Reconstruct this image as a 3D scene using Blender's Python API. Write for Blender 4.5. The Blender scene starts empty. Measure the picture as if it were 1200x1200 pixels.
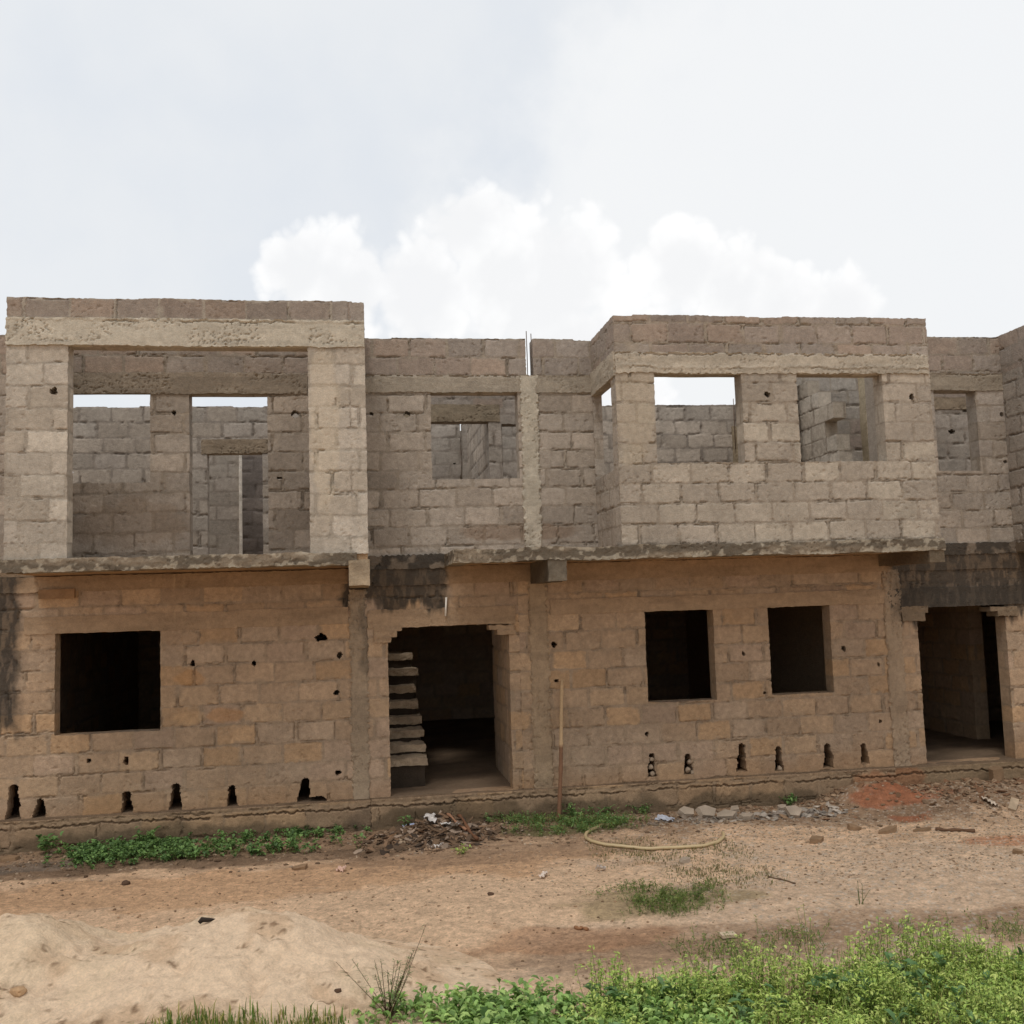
import bpy, math, random
import numpy as np
from mathutils import Vector, Matrix
S = bpy.context.scene
R_ = math.radians

# ------------------------------------------------------------------ camera
FPX, CAMH, DIST = 1180.0, 2.70, 11.5      # focal length in photo pixels, eye height, distance to the bay fronts
PITCH, YAW, ROLL = 0.0898, 0.1539, -0.0317
cy_, sy_, cp_, sp_, cr_, sr_ = (math.cos(YAW), math.sin(YAW), math.cos(PITCH), math.sin(PITCH), math.cos(ROLL), math.sin(ROLL))
FW = np.array([sy_*cp_, cy_*cp_, sp_]); RT0 = np.array([cy_, -sy_, 0.0]); UP0 = np.cross(RT0, FW)
RT = cr_*RT0 + sr_*UP0; UP = -sr_*RT0 + cr_*UP0
CAM = np.array([0.0, -DIST, CAMH])
cam = bpy.data.objects.new('camera', bpy.data.cameras.new('camera'))
S.collection.objects.link(cam)
cam.matrix_world = Matrix(((RT[0], UP[0], -FW[0], CAM[0]), (RT[1], UP[1], -FW[1], CAM[1]), (RT[2], UP[2], -FW[2], CAM[2]), (0, 0, 0, 1)))
cam.data.sensor_fit = 'HORIZONTAL'; cam.data.sensor_width = 36.0; cam.data.lens = 36.0*FPX/1200.0
cam.data.clip_start = 0.1; cam.data.clip_end = 3000.0
S.camera = cam
S.render.resolution_x = 1024; S.render.resolution_y = 1024

def ray(px, py):
    return (px-600)/FPX*RT - (py-600)/FPX*UP + FW
def at(px, py, w):            # point of a wall plane w metres behind the bay fronts -> (x, z)
    a = ray(px, py); p = CAM + a/a[1]*(DIST+w); return float(p[0]), float(p[2])
def gnd(px, py, z=0.0):       # point of the ground -> (x, y)
    a = ray(px, py); p = CAM + a*((z-CAMH)/a[2]); return float(p[0]), float(p[1])

# ------------------------------------------------------------------ sky and sun
SUN_EL, SUN_ROT = R_(62), R_(205)
world = bpy.data.worlds.new("World"); S.world = world; world.use_nodes = True
nt = world.node_tree; nt.nodes.clear()
def N(t, **k):
    n = nt.nodes.new(t)
    for a, b in k.items(): setattr(n, a, b)
    return n
def L(a, b): nt.links.new(a, b)
def M(op, a, b=None, c=None, clamp=False):
    n = N('ShaderNodeMath', operation=op, use_clamp=clamp)
    for i, v in enumerate((a, b, c)):
        if v is None: continue
        if isinstance(v, (int, float)): n.inputs[i].default_value = v
        else: L(v, n.inputs[i])
    return n.outputs[0]
def ss(v, lo, hi):
    n = N('ShaderNodeMapRange', interpolation_type='SMOOTHSTEP'); L(v, n.inputs[0])
    n.inputs[1].default_value = lo; n.inputs[2].default_value = hi; return n.outputs[0]
tc = N('ShaderNodeTexCoord')
sky = N('ShaderNodeTexSky', sky_type='NISHITA'); sky.sun_disc = False
sky.sun_elevation = SUN_EL; sky.sun_rotation = SUN_ROT; sky.air_density = 1.0; sky.dust_density = 3.0
skym = N('ShaderNodeVectorMath', operation='SCALE'); L(sky.outputs[0], skym.inputs[0]); skym.inputs[3].default_value = 1.15
n1 = N('ShaderNodeTexNoise'); n1.inputs['Scale'].default_value = 11; n1.inputs['Detail'].default_value = 7; n1.inputs['Roughness'].default_value = 0.55
L(tc.outputs['Generated'], n1.inputs['Vector'])
n2 = N('ShaderNodeTexNoise'); n2.inputs['Scale'].default_value = 2.6; n2.inputs['Detail'].default_value = 4; n2.inputs['Roughness'].default_value = 0.5
L(tc.outputs['Generated'], n2.inputs['Vector'])
def puff(px, py, rpx):
    a = ray(px, py); a = a/np.linalg.norm(a)
    d = N('ShaderNodeVectorMath', operation='DISTANCE'); L(tc.outputs['Generated'], d.inputs[0]); d.inputs[1].default_value = tuple(a)
    return M('SUBTRACT', 1.0, M('DIVIDE', d.outputs['Value'], rpx/FPX))
cum = None
for px, py, r in ((350, 315, 66), (405, 335, 78), (562, 270, 88), (595, 318, 118), (655, 335, 96), (500, 345, 100), (800, 318, 72), (860, 335, 74), (915, 355, 72), (985, 378, 66), (700, 430, 130)):
    p = puff(px, py, r*0.95); cum = p if cum is None else M('MAXIMUM', cum, p)
def vor(scale):
    v = N('ShaderNodeTexVoronoi', feature='F1'); v.inputs['Scale'].default_value = scale
    w = N('ShaderNodeVectorMath', operation='ADD'); sc = N('ShaderNodeVectorMath', operation='SCALE'); sc.inputs[3].default_value = 0.05
    L(n1.outputs['Color'], sc.inputs[0]); L(tc.outputs['Generated'], w.inputs[0]); L(sc.outputs[0], w.inputs[1]); L(w.outputs[0], v.inputs['Vector'])
    return M('SUBTRACT', 0.45, v.outputs['Distance'])
v1, v2, v3 = vor(14), vor(32), vor(75)
bill = M('ADD', M('MULTIPLY', v1, 0.62), M('ADD', M('MULTIPLY', v2, 0.34), M('MULTIPLY', v3, 0.20)))
cumn = M('ADD', M('ADD', cum, bill), M('MULTIPLY', M('SUBTRACT', n1.outputs[0], 0.5), 0.7))
cmask = M('MULTIPLY', ss(cumn, 0.05, 0.33), 0.92)
big = None
for px, py, r in ((1381, 763, 900),):
    p = puff(px, py, r); big = p if big is None else M('MAXIMUM', big, p)
bmask = M('MULTIPLY', ss(M('ADD', big, M('MULTIPLY', M('SUBTRACT', n1.outputs[0], 0.5), 0.35)), -0.05, 0.14), 0.8)
veil = ss(M('ADD', M('MULTIPLY', n2.outputs[0], 0.7), M('MULTIPLY', n1.outputs[0], 0.3)), 0.38, 0.62)
def mix(f, a, b):
    n = N('ShaderNodeMix', data_type='RGBA')
    if isinstance(f, float): n.inputs[0].default_value = f
    else: L(f, n.inputs[0])
    for i, v in ((6, a), (7, b)):
        if isinstance(v, tuple): n.inputs[i].default_value = v
        else: L(v, n.inputs[i])
    return n.outputs[2]
# the Background runs at 0.1, so cloud radiance is written ten times up, like the Nishita sky's
thin = mix(veil, (7.35, 7.7, 8.15, 1), (8.0, 8.2, 8.4, 1))
base = mix(0.93, skym.outputs[0], thin)
c1 = mix(bmask, base, (8.5, 8.6, 8.7, 1))
shade = ss(M('ADD', M('SUBTRACT', cumn, M('MULTIPLY', bill, 1.9)), M('MULTIPLY', M('SUBTRACT', n1.outputs[0], 0.5), 1.0)), 0.15, 0.95)
cc = mix(shade, (9.5, 9.5, 9.5, 1), (8.45, 8.5, 8.6, 1))
c2 = mix(cmask, c1, cc)
bg = N('ShaderNodeBackground'); bg.inputs[1].default_value = 0.1; L(c2, bg.inputs[0])
wo = N('ShaderNodeOutputWorld'); L(bg.outputs[0], wo.inputs[0])

sun = bpy.data.lights.new('sun', 'SUN'); sun.energy = 1.1; sun.angle = R_(12); sun.color = (1.0, 0.975, 0.94)
so = bpy.data.objects.new('sun', sun); S.collection.objects.link(so)
# from above, a little left and behind the camera
sd = Vector((math.sin(SUN_ROT)*math.cos(SUN_EL), math.cos(SUN_ROT)*math.cos(SUN_EL), math.sin(SUN_EL)))
so.rotation_euler = (sd).to_track_quat('Z', 'Y').to_euler()
S.view_settings.view_transform = 'Standard'; S.view_settings.look = 'None'
S.view_settings.exposure = 0.12; S.view_settings.gamma = 1.0

# ------------------------------------------------------------------ helpers
def hsh(a, b, s):
    a = np.asarray(a).astype(np.int64); b = np.asarray(b).astype(np.int64)
    h = (a*374761393 + b*668265263 + int(s)*974634777) & 0xffffffff
    h = ((h ^ (h >> 13))*1274126177) & 0xffffffff
    h = ((h ^ (h >> 15))*2246822519) & 0xffffffff
    return ((h ^ (h >> 16)) & 0xffffff)/float(0x1000000)
def vn(x, y, s=0):
    xi = np.floor(x); yi = np.floor(y); fx = x-xi; fy = y-yi
    fx = fx*fx*(3-2*fx); fy = fy*fy*(3-2*fy)
    return ((hsh(xi, yi, s)*(1-fx)+hsh(xi+1, yi, s)*fx)*(1-fy) + (hsh(xi, yi+1, s)*(1-fx)+hsh(xi+1, yi+1, s)*fx)*fy)
def fbm(x, y, s=0, o=4):
    t = 0.0; a = 0.5; n = 0.0
    for i in range(o):
        t = t + a*vn(x*2**i+13.7*i, y*2**i-7.3*i, s+i); n += a; a *= 0.5
    return t/n
def sst(v, lo, hi):
    t = np.clip((v-lo)/(hi-lo), 0, 1); return t*t*(3-2*t)
def lerp(a, b, t): return a+(b-a)*t
def srgb(r, g, b):
    f = lambda c: (c/255/12.92 if c <= 10.3 else ((c/255+0.055)/1.055)**2.4)
    return np.array([f(r), f(g), f(b)])
def paintmix(col, c, m): return col*(1-m[..., None]) + np.asarray(c)*m[..., None]

def link(o, parent=None):
    S.collection.objects.link(o); o.parent = parent; return o
def mesh_obj(name, verts, faces, mat, parent=None, col=None, smooth=True):
    me = bpy.data.meshes.new(name)
    verts = np.asarray(verts, np.float32)
    if isinstance(faces, np.ndarray):
        nf, k = faces.shape
        me.vertices.add(len(verts)); me.vertices.foreach_set('co', verts.ravel())
        me.loops.add(nf*k); me.loops.foreach_set('vertex_index', faces.astype(np.int32).ravel())
        me.polygons.add(nf); me.polygons.foreach_set('loop_start', np.arange(0, nf*k, k, dtype=np.int32))
        me.polygons.foreach_set('loop_total', np.full(nf, k, np.int32))
        me.update(calc_edges=True)
    else:
        me.from_pydata([tuple(map(float, v)) for v in verts], [], faces)
    me.polygons.foreach_set('use_smooth', np.full(len(me.polygons), smooth) if isinstance(smooth, bool) else smooth)
    if col is not None:
        a = me.color_attributes.new('Col', 'FLOAT_COLOR', 'POINT')
        c4 = np.ones((len(verts), 4), np.float32); c4[:, :3] = col
        a.data.foreach_set('color', c4.ravel())
    me.materials.append(mat)
    return link(bpy.data.objects.new(name, me), parent)
def tag(o, label=None, cat=None, group=None, kind=None):
    if label: o['label'] = label
    if cat: o['category'] = cat
    if group: o['group'] = group
    if kind: o['kind'] = kind
    return o
def empty(name, loc=(0, 0, 0)):
    o = bpy.data.objects.new(name, None); o.location = loc; S.collection.objects.link(o); o.empty_display_size = 0.2; return o

# ------------------------------------------------------------------ materials
def attr_mat(name, rough=0.95, grain=60.0, gamt=0.25, bump=0.35, bscale=45.0, bdist=0.006, trans=0.0, spec=0.2, blot=5.0):
    m = bpy.data.materials.new(name); m.use_nodes = True; t = m.node_tree; b = t.nodes['Principled BSDF']
    b.inputs['Roughness'].default_value = rough; b.inputs['Specular IOR Level'].default_value = spec
    at_ = t.nodes.new('ShaderNodeAttribute'); at_.attribute_name = 'Col'
    co = t.nodes.new('ShaderNodeTexCoord')
    g = t.nodes.new('ShaderNodeTexNoise'); g.inputs['Scale'].default_value = grain; g.inputs['Detail'].default_value = 5; g.inputs['Roughness'].default_value = 0.7
    t.links.new(co.outputs['Object'], g.inputs['Vector'])
    g2 = t.nodes.new('ShaderNodeTexNoise'); g2.inputs['Scale'].default_value = blot; g2.inputs['Detail'].default_value = 6; g2.inputs['Roughness'].default_value = 0.65
    t.links.new(co.outputs['Object'], g2.inputs['Vector'])
    ad = t.nodes.new('ShaderNodeMath'); ad.operation = 'ADD'; t.links.new(g.outputs[0], ad.inputs[0]); t.links.new(g2.outputs[0], ad.inputs[1])
    mr = t.nodes.new('ShaderNodeMapRange'); mr.inputs[1].default_value = 0.6; mr.inputs[2].default_value = 1.4
    mr.inputs[3].default_value = 1-gamt; mr.inputs[4].default_value = 1+gamt; t.links.new(ad.outputs[0], mr.inputs[0])
    vm = t.nodes.new('ShaderNodeVectorMath'); vm.operation = 'SCALE'; t.links.new(at_.outputs['Color'], vm.inputs[0]); t.links.new(mr.outputs[0], vm.inputs[3])
    t.links.new(vm.outputs[0], b.inputs['Base Color'])
    if bump:
        n = t.nodes.new('ShaderNodeTexNoise'); n.inputs['Scale'].default_value = bscale; n.inputs['Detail'].default_value = 6; n.inputs['Roughness'].default_value = 0.75
        t.links.new(co.outputs['Object'], n.inputs['Vector'])
        bp = t.nodes.new('ShaderNodeBump'); bp.inputs['Strength'].default_value = bump; bp.inputs['Distance'].default_value = bdist
        t.links.new(n.outputs[0], bp.inputs['Height']); t.links.new(bp.outputs[0], b.inputs['Normal'])
    if trans:
        tr = t.nodes.new('ShaderNodeBsdfTranslucent'); t.links.new(vm.outputs[0], tr.inputs[0])
        mx = t.nodes.new('ShaderNodeMixShader'); mx.inputs[0].default_value = trans
        out = t.nodes['Material Output']; t.links.new(b.outputs[0], mx.inputs[1]); t.links.new(tr.outputs[0], mx.inputs[2]); t.links.new(mx.outputs[0], out.inputs[0])
    return m
MAS = attr_mat('sandcrete', bump=0.9, bscale=45, bdist=0.012, gamt=0.30, grain=80, blot=16)
SOIL = attr_mat('soil', bump=1.0, bscale=42, bdist=0.03, gamt=0.50, grain=50, blot=14)
SAND = attr_mat('sand', bump=0.9, bscale=45, bdist=0.025, gamt=0.30, grain=60, blot=16)
LEAF = attr_mat('leaf', rough=0.55, bump=0, gamt=0.15, grain=20, trans=0.3, spec=0.35)
STONE = attr_mat('stone', bump=0.5, gamt=0.25)
WOOD = attr_mat('wood', rough=0.8, bump=0.3, grain=30, gamt=0.25)
PLAST = attr_mat('plastic', rough=0.45, bump=0.2, gamt=0.1, spec=0.4)
STEEL = attr_mat('rusty_steel', rough=0.7, bump=0.2, gamt=0.3)

# ------------------------------------------------------------------ masonry
GREY = [srgb(167, 155, 141), srgb(160, 149, 136), srgb(173, 160, 145), srgb(157, 145, 131)]
LIGHT = [srgb(181, 170, 155), srgb(174, 163, 148), srgb(187, 176, 160), srgb(170, 158, 142)]
RIGHTP = [srgb(168, 156, 140), srgb(163, 151, 136), srgb(174, 162, 145), srgb(159, 147, 132)]
BROWN = [srgb(150, 135, 122), srgb(146, 133, 121), srgb(153, 136, 121), srgb(149, 138, 127)]
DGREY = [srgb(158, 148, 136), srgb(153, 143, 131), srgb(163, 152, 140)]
TAN = [srgb(173, 147, 120), srgb(169, 144, 118), srgb(176, 149, 120), srgb(169, 145, 122), srgb(178, 147, 114), srgb(172, 149, 125)]
CONC = srgb(166, 156, 140); CONCT = srgb(150, 124, 96); CONCD = srgb(120, 108, 94)
DARK = srgb(62, 57, 51)

def blocks(u, z, s, pal, mort, ch=0.245, bl=0.475, zo=0.0, sloppy=1.0, mdepth=0.007, toppal=None, topz=99.0):
    zz = z + 0.007*(fbm(u*1.3, z*0.7, s+50, 2)-0.5)*2 + 0.006*(vn(u*5, z*5, s+51)-0.5)
    ci = np.floor((zz-zo)/ch)
    off = np.mod(ci, 2)*bl*0.5 + (hsh(ci, ci*0+3, s)-0.5)*0.16
    uu = u + 0.004*(vn(u*6, z*6, s+52)-0.5)
    bi = np.floor((uu+off)/bl)
    r1 = hsh(bi, ci, s+1); r2 = hsh(bi, ci, s+2); r3 = hsh(bi, ci, s+3); r4 = hsh(bi, ci, s+4); r5 = hsh(bi, ci, s+5)
    lu = uu+off-(bi+0.5)*bl + (r1-0.5)*0.022*sloppy; lz = zz-zo-(ci+0.5)*ch + (r2-0.5)*0.012*sloppy
    hw = bl/2-0.011-0.010*r3*sloppy; hh = ch/2-0.008-0.006*r4*sloppy
    rad = 0.005+0.05*np.where(r5 > 0.7, r5-0.45, 0.02)*sloppy
    qx = np.abs(lu)-hw+rad; qz = np.abs(lz)-hh+rad
    d = np.hypot(np.maximum(qx, 0), np.maximum(qz, 0))+np.minimum(np.maximum(qx, qz), 0)-rad
    d = d + 0.010*sloppy*(fbm(u*14, z*14, s+6, 3)-0.5)*2
    m = sst(d, -0.004, 0.005)
    smear = sst(fbm(u*2.2, z*2.2, s+7, 3), 0.5, 0.66)*0.8*sloppy
    smear2 = sst(fbm(u*9, z*11, s+17, 3), 0.58, 0.70)*sst(-d, 0.05, -0.0)
    m2 = np.clip(m + smear2*0.8, 0, 1)
    h = (r1-0.5)*0.006 + 0.003*(fbm(u*20, z*20, s+8, 3)-0.5)
    jd = lerp(-mdepth, 0.001, np.clip(smear+0.35*hsh(bi, ci*0, s+19), 0, 1))
    h = lerp(h, jd*0.75 + 0.006*(fbm(u*25, z*25, s+9, 3)-0.5), m)
    crk = sst(np.abs(d-0.002), 0.008, 0.001)*sst(fbm(u*5, z*5, s+10, 3), 0.53, 0.60)
    h = h - 0.024*crk; crk_ = crk
    pr = np.array(pal); k = (r3*len(pr)).astype(int) % len(pr)
    col = pr[k]
    if toppal is not None:
        pt = np.array(toppal); kt = (r3*len(pt)).astype(int) % len(pt)
        sel = (z > topz); col = np.where(sel[..., None], pt[kt], col)
    col = col*(1+0.20*(r4-0.5))[..., None]
    col = col*(1+0.26*(fbm(u*4, z*4, s+11, 4)-0.5)+0.30*(fbm(u*30, z*30, s+14, 3)-0.5)+0.24*(fbm(u*0.6, z*0.8, s+15, 3)-0.5))[..., None]
    pk = sst(fbm(u*30, z*30, s+16, 2), 0.72, 0.80)*sst(fbm(u*3, z*3, s+18, 2), 0.4, 0.6); h = h-0.010*pk
    # smeared mortar film on the block faces
    film = sst(fbm(u*3+4, z*6, s+12, 4), 0.54, 0.72)*0.25
    mc = np.asarray(mort)*(1+0.4*(fbm(u*7, z*7, s+13, 3)-0.5))[..., None]
    col = paintmix(col, mc, film)
    col = col*(1-m2[..., None]) + mc*m2[..., None]
    # a slightly darker rim where the block meets its joint
    rim = sst(np.abs(d), 0.010, 0.003)*sst(fbm(u*6, z*6, s+20, 3), 0.36, 0.5); col = col*(1-0.10*rim)[..., None]
    # scratches
    return h, col
def concrete(u, z, s, c, pit=0.5, edges=(), amp=0.012):
    h = amp*(fbm(u*5, z*8, s, 4)-0.5)*2
    p = sst(fbm(u*66, z*66, s+2, 2), 0.72-0.05*pit, 0.80-0.04*pit)*sst(fbm(u*2.5, z*5, s+3, 3), 0.46, 0.6)
    h = h-0.016*p*pit
    col = np.asarray(c)*(1+0.34*(fbm(u*6, z*10, s+4, 4)-0.5)+0.16*(fbm(u*30, z*30, s+5, 3)-0.5))[..., None]
    col = paintmix(col, np.asarray(c)*0.72, sst(fbm(u*1.5, z*14, s+6, 4), 0.55, 0.7)*0.5)
    return h, col

def panel(name, parent, face, off, u0, u1, z0, z1, surf, th=0.225, opens=(), holes=(), res=0.0125, warp=0.006, rag=0.006, s=0, top=None, extra=None, mat=None, h0=0.0):
    """one wall or beam face with real depth. face: 'f' toward the camera (off = y), 'l' toward -x / 'r' toward +x (off = x)"""
    O, U, Nn = {'f': ((0, off, 0), (1, 0, 0), (0, -1, 0)), 'l': ((off, 0, 0), (0, 1, 0), (-1, 0, 0)), 'r': ((off, 0, 0), (0, 1, 0), (1, 0, 0))}[face]
    O, U, Nn = map(np.array, (O, U, Nn)); Z = np.array([0, 0, 1.0])
    def axis(a, b, br):
        br = sorted({round(v, 4) for v in [a, b]+[x for x in br if a+0.004 < x < b-0.004]})
        out = [br[0]]
        for p, q in zip(br[:-1], br[1:]):
            n = max(1, int(round((q-p)/res))); out += list(np.linspace(p, q, n+1)[1:])
        return np.array(out)
    us = axis(u0, u1, [v for o in opens for v in (o[0], o[1])]); zs = axis(z0, z1, [v for o in opens for v in (o[2], o[3])])
    uu, zz = np.meshgrid(us, zs, indexing='ij'); nu, nz = len(us), len(zs)
    h, col = surf(uu, zz)
    if extra is not None: h, col = extra(uu, zz, h, col)
    cu = (us[:-1]+us[1:])/2; cz = (zs[:-1]+zs[1:])/2; CU, CZ = np.meshgrid(cu, cz, indexing='ij')
    keep = np.ones((nu-1, nz-1), bool)
    for o in opens: keep &= ~((CU > o[0]) & (CU < o[1]) & (CZ > o[2]) & (CZ < o[3]))
    hb = []
    for ho in holes:
        kind, hu, hz, ru, rz = ho
        nn = (0.5 if kind == 'o' else 0.22)*(vn(CU*28, CZ*28, s+77)-0.5)*2
        if kind == 'o': keep &= ~((((CU-hu)/ru)**2+((CZ-hz)/rz)**2) < 1+nn)
        elif kind == 'a':    # vent: narrow top widening down; hz bottom, rz height
            t = np.clip((CZ-hz)/rz, 0, 1); wd = ru*lerp(1.0, 0.45, t)
            wd = np.where(t > 0.78, ru*0.62*np.sqrt(np.clip(1-((t-0.86)/0.14)**2, 0.0, 1)), wd)
            keep &= ~((np.abs(CU-hu+0.02*(vn(CZ*9, CZ*0, s+int(hu*100))-0.5)) < wd*(1+nn*0.6)) & (CZ > hz) & (CZ < hz+rz))
        hb.append((hu-ru*1.2, hu+ru*1.2, (hz-rz*1.2 if kind == 'o' else hz-0.02), hz+rz*1.2))
    wu = uu + warp*(fbm(uu*3, zz*3, s+31, 2)-0.5)*2 + rag*(vn(uu*37, zz*37, s+32)-0.5)*2
    wz = zz + warp*(fbm(uu*3, zz*3, s+33, 2)-0.5)*2 + rag*(vn(uu*33, zz*33, s+34)-0.5)*2
    if top is not None: wz = wz + top(uu)*sst(zz, z1-0.24, z1)
    F = O + wu[..., None]*U + wz[..., None]*Z + (h+h0)[..., None]*Nn
    su = wu - rag*(vn(uu*37, zz*37, s+32)-0.5)*2; sz = wz - rag*(vn(uu*33, zz*33, s+34)-0.5)*2
    B = O + su[..., None]*U + sz[..., None]*Z + (h*0-th)[..., None]*Nn
    G0 = (O + su[..., None]*U + sz[..., None]*Z).reshape(-1, 3)
    idx = np.arange(nu*nz).reshape(nu, nz)
    a, b, c, d = idx[:-1, :-1][keep], idx[1:, :-1][keep], idx[1:, 1:][keep], idx[:-1, 1:][keep]
    q = np.stack([a, b, c, d] if face != 'r' and face != 'l' or face == 'r' else [a, d, c, b], 1)
    V = [F.reshape(-1, 3)]; C = [col.reshape(-1, 3)]; Q = [q]; n = nu*nz; nfront = len(q)
    kp = np.pad(keep, 1, constant_values=False)
    E = []
    UF, ZF = uu.ravel(), zz.ravel(); isv = None
    dv = kp[1:, 1:-1] != kp[:-1, 1:-1]      # edges along z at u index i
    i, j = np.nonzero(dv); E.append(np.stack([idx[i, j], idx[i, j+1]], 1)); nv = len(i)
    dh = kp[1:-1, 1:] != kp[1:-1, :-1]
    i, j = np.nonzero(dh); E.append(np.stack([idx[i, j], idx[i+1, j]], 1))
    E = np.concatenate(E)
    f_ = F.reshape(-1, 3); b_ = B.reshape(-1, 3); c_ = col.reshape(-1, 3); m = len(E)
    nst = 1 if th < 0.1 else 12
    ve = np.arange(m) < nv
    ls = []
    for k in range(nst+1):
        t = k/nst
        P0, P1 = (f_[E[:, 0]], f_[E[:, 1]]) if k == 0 else (lerp(G0[E[:, 0]], b_[E[:, 0]], t), lerp(G0[E[:, 1]], b_[E[:, 1]], t))
        if 0 < k < nst:
            jt = 0.0
            P0 = P0 + jt*((hsh(np.round(P0[:, 0]*200)+k*7, np.round(P0[:, 2]*200)+np.round(P0[:, 1]*100), s)-0.5)[:, None])*(U+Z)
            P1 = P1 + jt*((hsh(np.round(P1[:, 0]*200)+k*7, np.round(P1[:, 2]*200)+np.round(P1[:, 1]*100), s)-0.5)[:, None])*(U+Z)
        if k == 0 or nst == 1: C += [c_[E[:, 0]], c_[E[:, 1]]]
        else:
            for e in (0, 1):
                ue = UF[E[:, e]]+np.where(ve, t*th, 0.0); ze = ZF[E[:, e]]+np.where(ve, 0.0, t*th)
                he, ce = surf(ue, ze)
                if extra is not None: he, ce = extra(UF[E[:, e]], ZF[E[:, e]], he, ce)
                C.append(ce)
        V += [P0, P1]; ls.append(n); n += 2*m
    for k in range(nst):
        p = ls[k]+np.arange(m); r = ls[k+1]+np.arange(m)
        Q.append(np.stack([p, p+m, r+m, r], 1))
    # back face in large quads
    bu = sorted({u0, u1, *[v for o in list(opens)+hb for v in (o[0], o[1]) if u0 < v < u1]}); bz = sorted({z0, z1, *[v for o in list(opens)+hb for v in (o[2], o[3]) if z0 < v < z1]})
    vb = []; qb = []
    for p in range(len(bu)-1):
        for r in range(len(bz)-1):
            mu, mz = (bu[p]+bu[p+1])/2, (bz[r]+bz[r+1])/2
            if any(o[0] < mu < o[1] and o[2] < mz < o[3] for o in list(opens)+hb): continue
            k = len(vb); vb += [O+x*U+y*Z-th*Nn for x, y in ((bu[p], bz[r]), (bu[p+1], bz[r]), (bu[p+1], bz[r+1]), (bu[p], bz[r+1]))]
            qb.append([n+k, n+k+1, n+k+2, n+k+3])
    if vb:
        V.append(np.array(vb)); C.append(np.tile(c_.mean(0), (len(vb), 1))); Q.append(np.array(qb))
    V = np.concatenate(V); C = np.concatenate(C); Q = np.concatenate(Q)
    used = np.zeros(len(V), bool); used[Q.ravel()] = True; rm = np.cumsum(used)-1
    sm = np.zeros(len(Q), bool); sm[:nfront] = True
    return mesh_obj(name, V[used], rm[Q], mat or MAS, parent, C[used], sm)

def line_crack(zf, wdt=0.010, dep=0.03, s=0, thr=0.42, amp=0.012):
    """ragged open joint following z = zf(u)"""
    def fn(u, z, h, col):
        zl = zf(u) + amp*(fbm(u*6, u*0, s, 4)-0.5)*2 + 0.010*(vn(u*30, u*0, s+3)-0.5)*2
        m = sst(np.abs(z-zl), wdt, wdt*0.35)*sst(vn(u*3.5, u*0, s+5), thr-0.1, thr)
        up = sst(z-zl, 0.0, 0.008)*sst(z-zl, 0.05, 0.02)
        return h - dep*m + 0.006*up, col
    return fn
def streaks(u0, u1, zt, zb, c=DARK, k=0.85, s=0, soft=0.08):
    """dark algae and run-off stain with its own ragged outline"""
    def fn(u, z, h, col):
        e = 0.10*(fbm(u*5, z*5, s, 4)-0.5)*2
        m = sst(u+e, u0-soft, u0+soft)*sst(u1-u+e, -soft, soft)
        drip = zb + 0.26*(fbm(u*9, u*0, s+1, 3)-0.5)*2 + 0.06*(vn(u*50, u*0, s+2)-0.5)
        m = m*sst(z, drip-0.06, drip+0.10)*sst(zt-z, -0.02, 0.01)
        m = m*(0.80+0.28*sst(fbm(u*24, z*7, s+3, 4), 0.35, 0.62))
        return h, paintmix(col, np.asarray(c), np.clip(m*k*1.05, 0, 0.93))
    return fn
def chain(*f):
    def g(u, z, h, col):
        for x in f: h, col = x(u, z, h, col)
        return h, col
    return g
def patch(uc, zc, ru, rz, c, k=0.7, s=0):
    def fn(u, z, h, col):
        d = ((u-uc)/ru)**2+((z-zc)/rz)**2 + 1.1*(fbm(u*7, z*7, s, 4)-0.5)
        return h, paintmix(col, np.asarray(c), k*sst(d, 1.0, 0.5))
    return fn
def box(name, parent, x0, x1, y0, y1, z0, z1, c, s=0, sub=0.06, amp=0.004, mat=None, rot=None, loc=None):
    """rough-cast box: subdivided and slightly uneven"""
    V = []; F = []; 
    def grid(o, a, b):
        la, lb = np.linalg.norm(a), np.linalg.norm(b); na, nb = max(1, min(90, int(la/sub))), max(1, min(90, int(lb/sub)))
        k = len(V)
        for i in range(na+1):
            for j in range(nb+1): V.append(o+a*i/na+b*j/nb)
        for i in range(na):
            for j in range(nb):
                p = k+i*(nb+1)+j; F.append((p, p+1, p+nb+2, p+nb+1))
    X, Y, Z = np.array([x1-x0, 0, 0.]), np.array([0, y1-y0, 0.]), np.array([0, 0, z1-z0]); o = np.array([x0, y0, z0], float)
    grid(o, Y, X); grid(o+Z, X, Y); grid(o, X, Z); grid(o+Y, Z, X); grid(o, Z, Y); grid(o+X, Y, Z)
    V = np.array(V); 
    def n3(q, sd): return vn(V[:, 0]*q+V[:, 2]*q*0.71, V[:, 1]*q+V[:, 2]*q*1.13, sd)-0.5
    D = np.stack([n3(6, s)+n3(25, s+3)*.6, n3(7, s+1)+n3(25, s+4)*.6, n3(8, s+2)+n3(25, s+5)*.6], 1)*2*amp
    col = np.asarray(c)*(1+0.5*n3(4, s+6)+0.3*n3(20, s+7))[:, None]
    V = V+D
    return mesh_obj(name, V, F, mat or MAS, parent, col, False)

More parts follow.
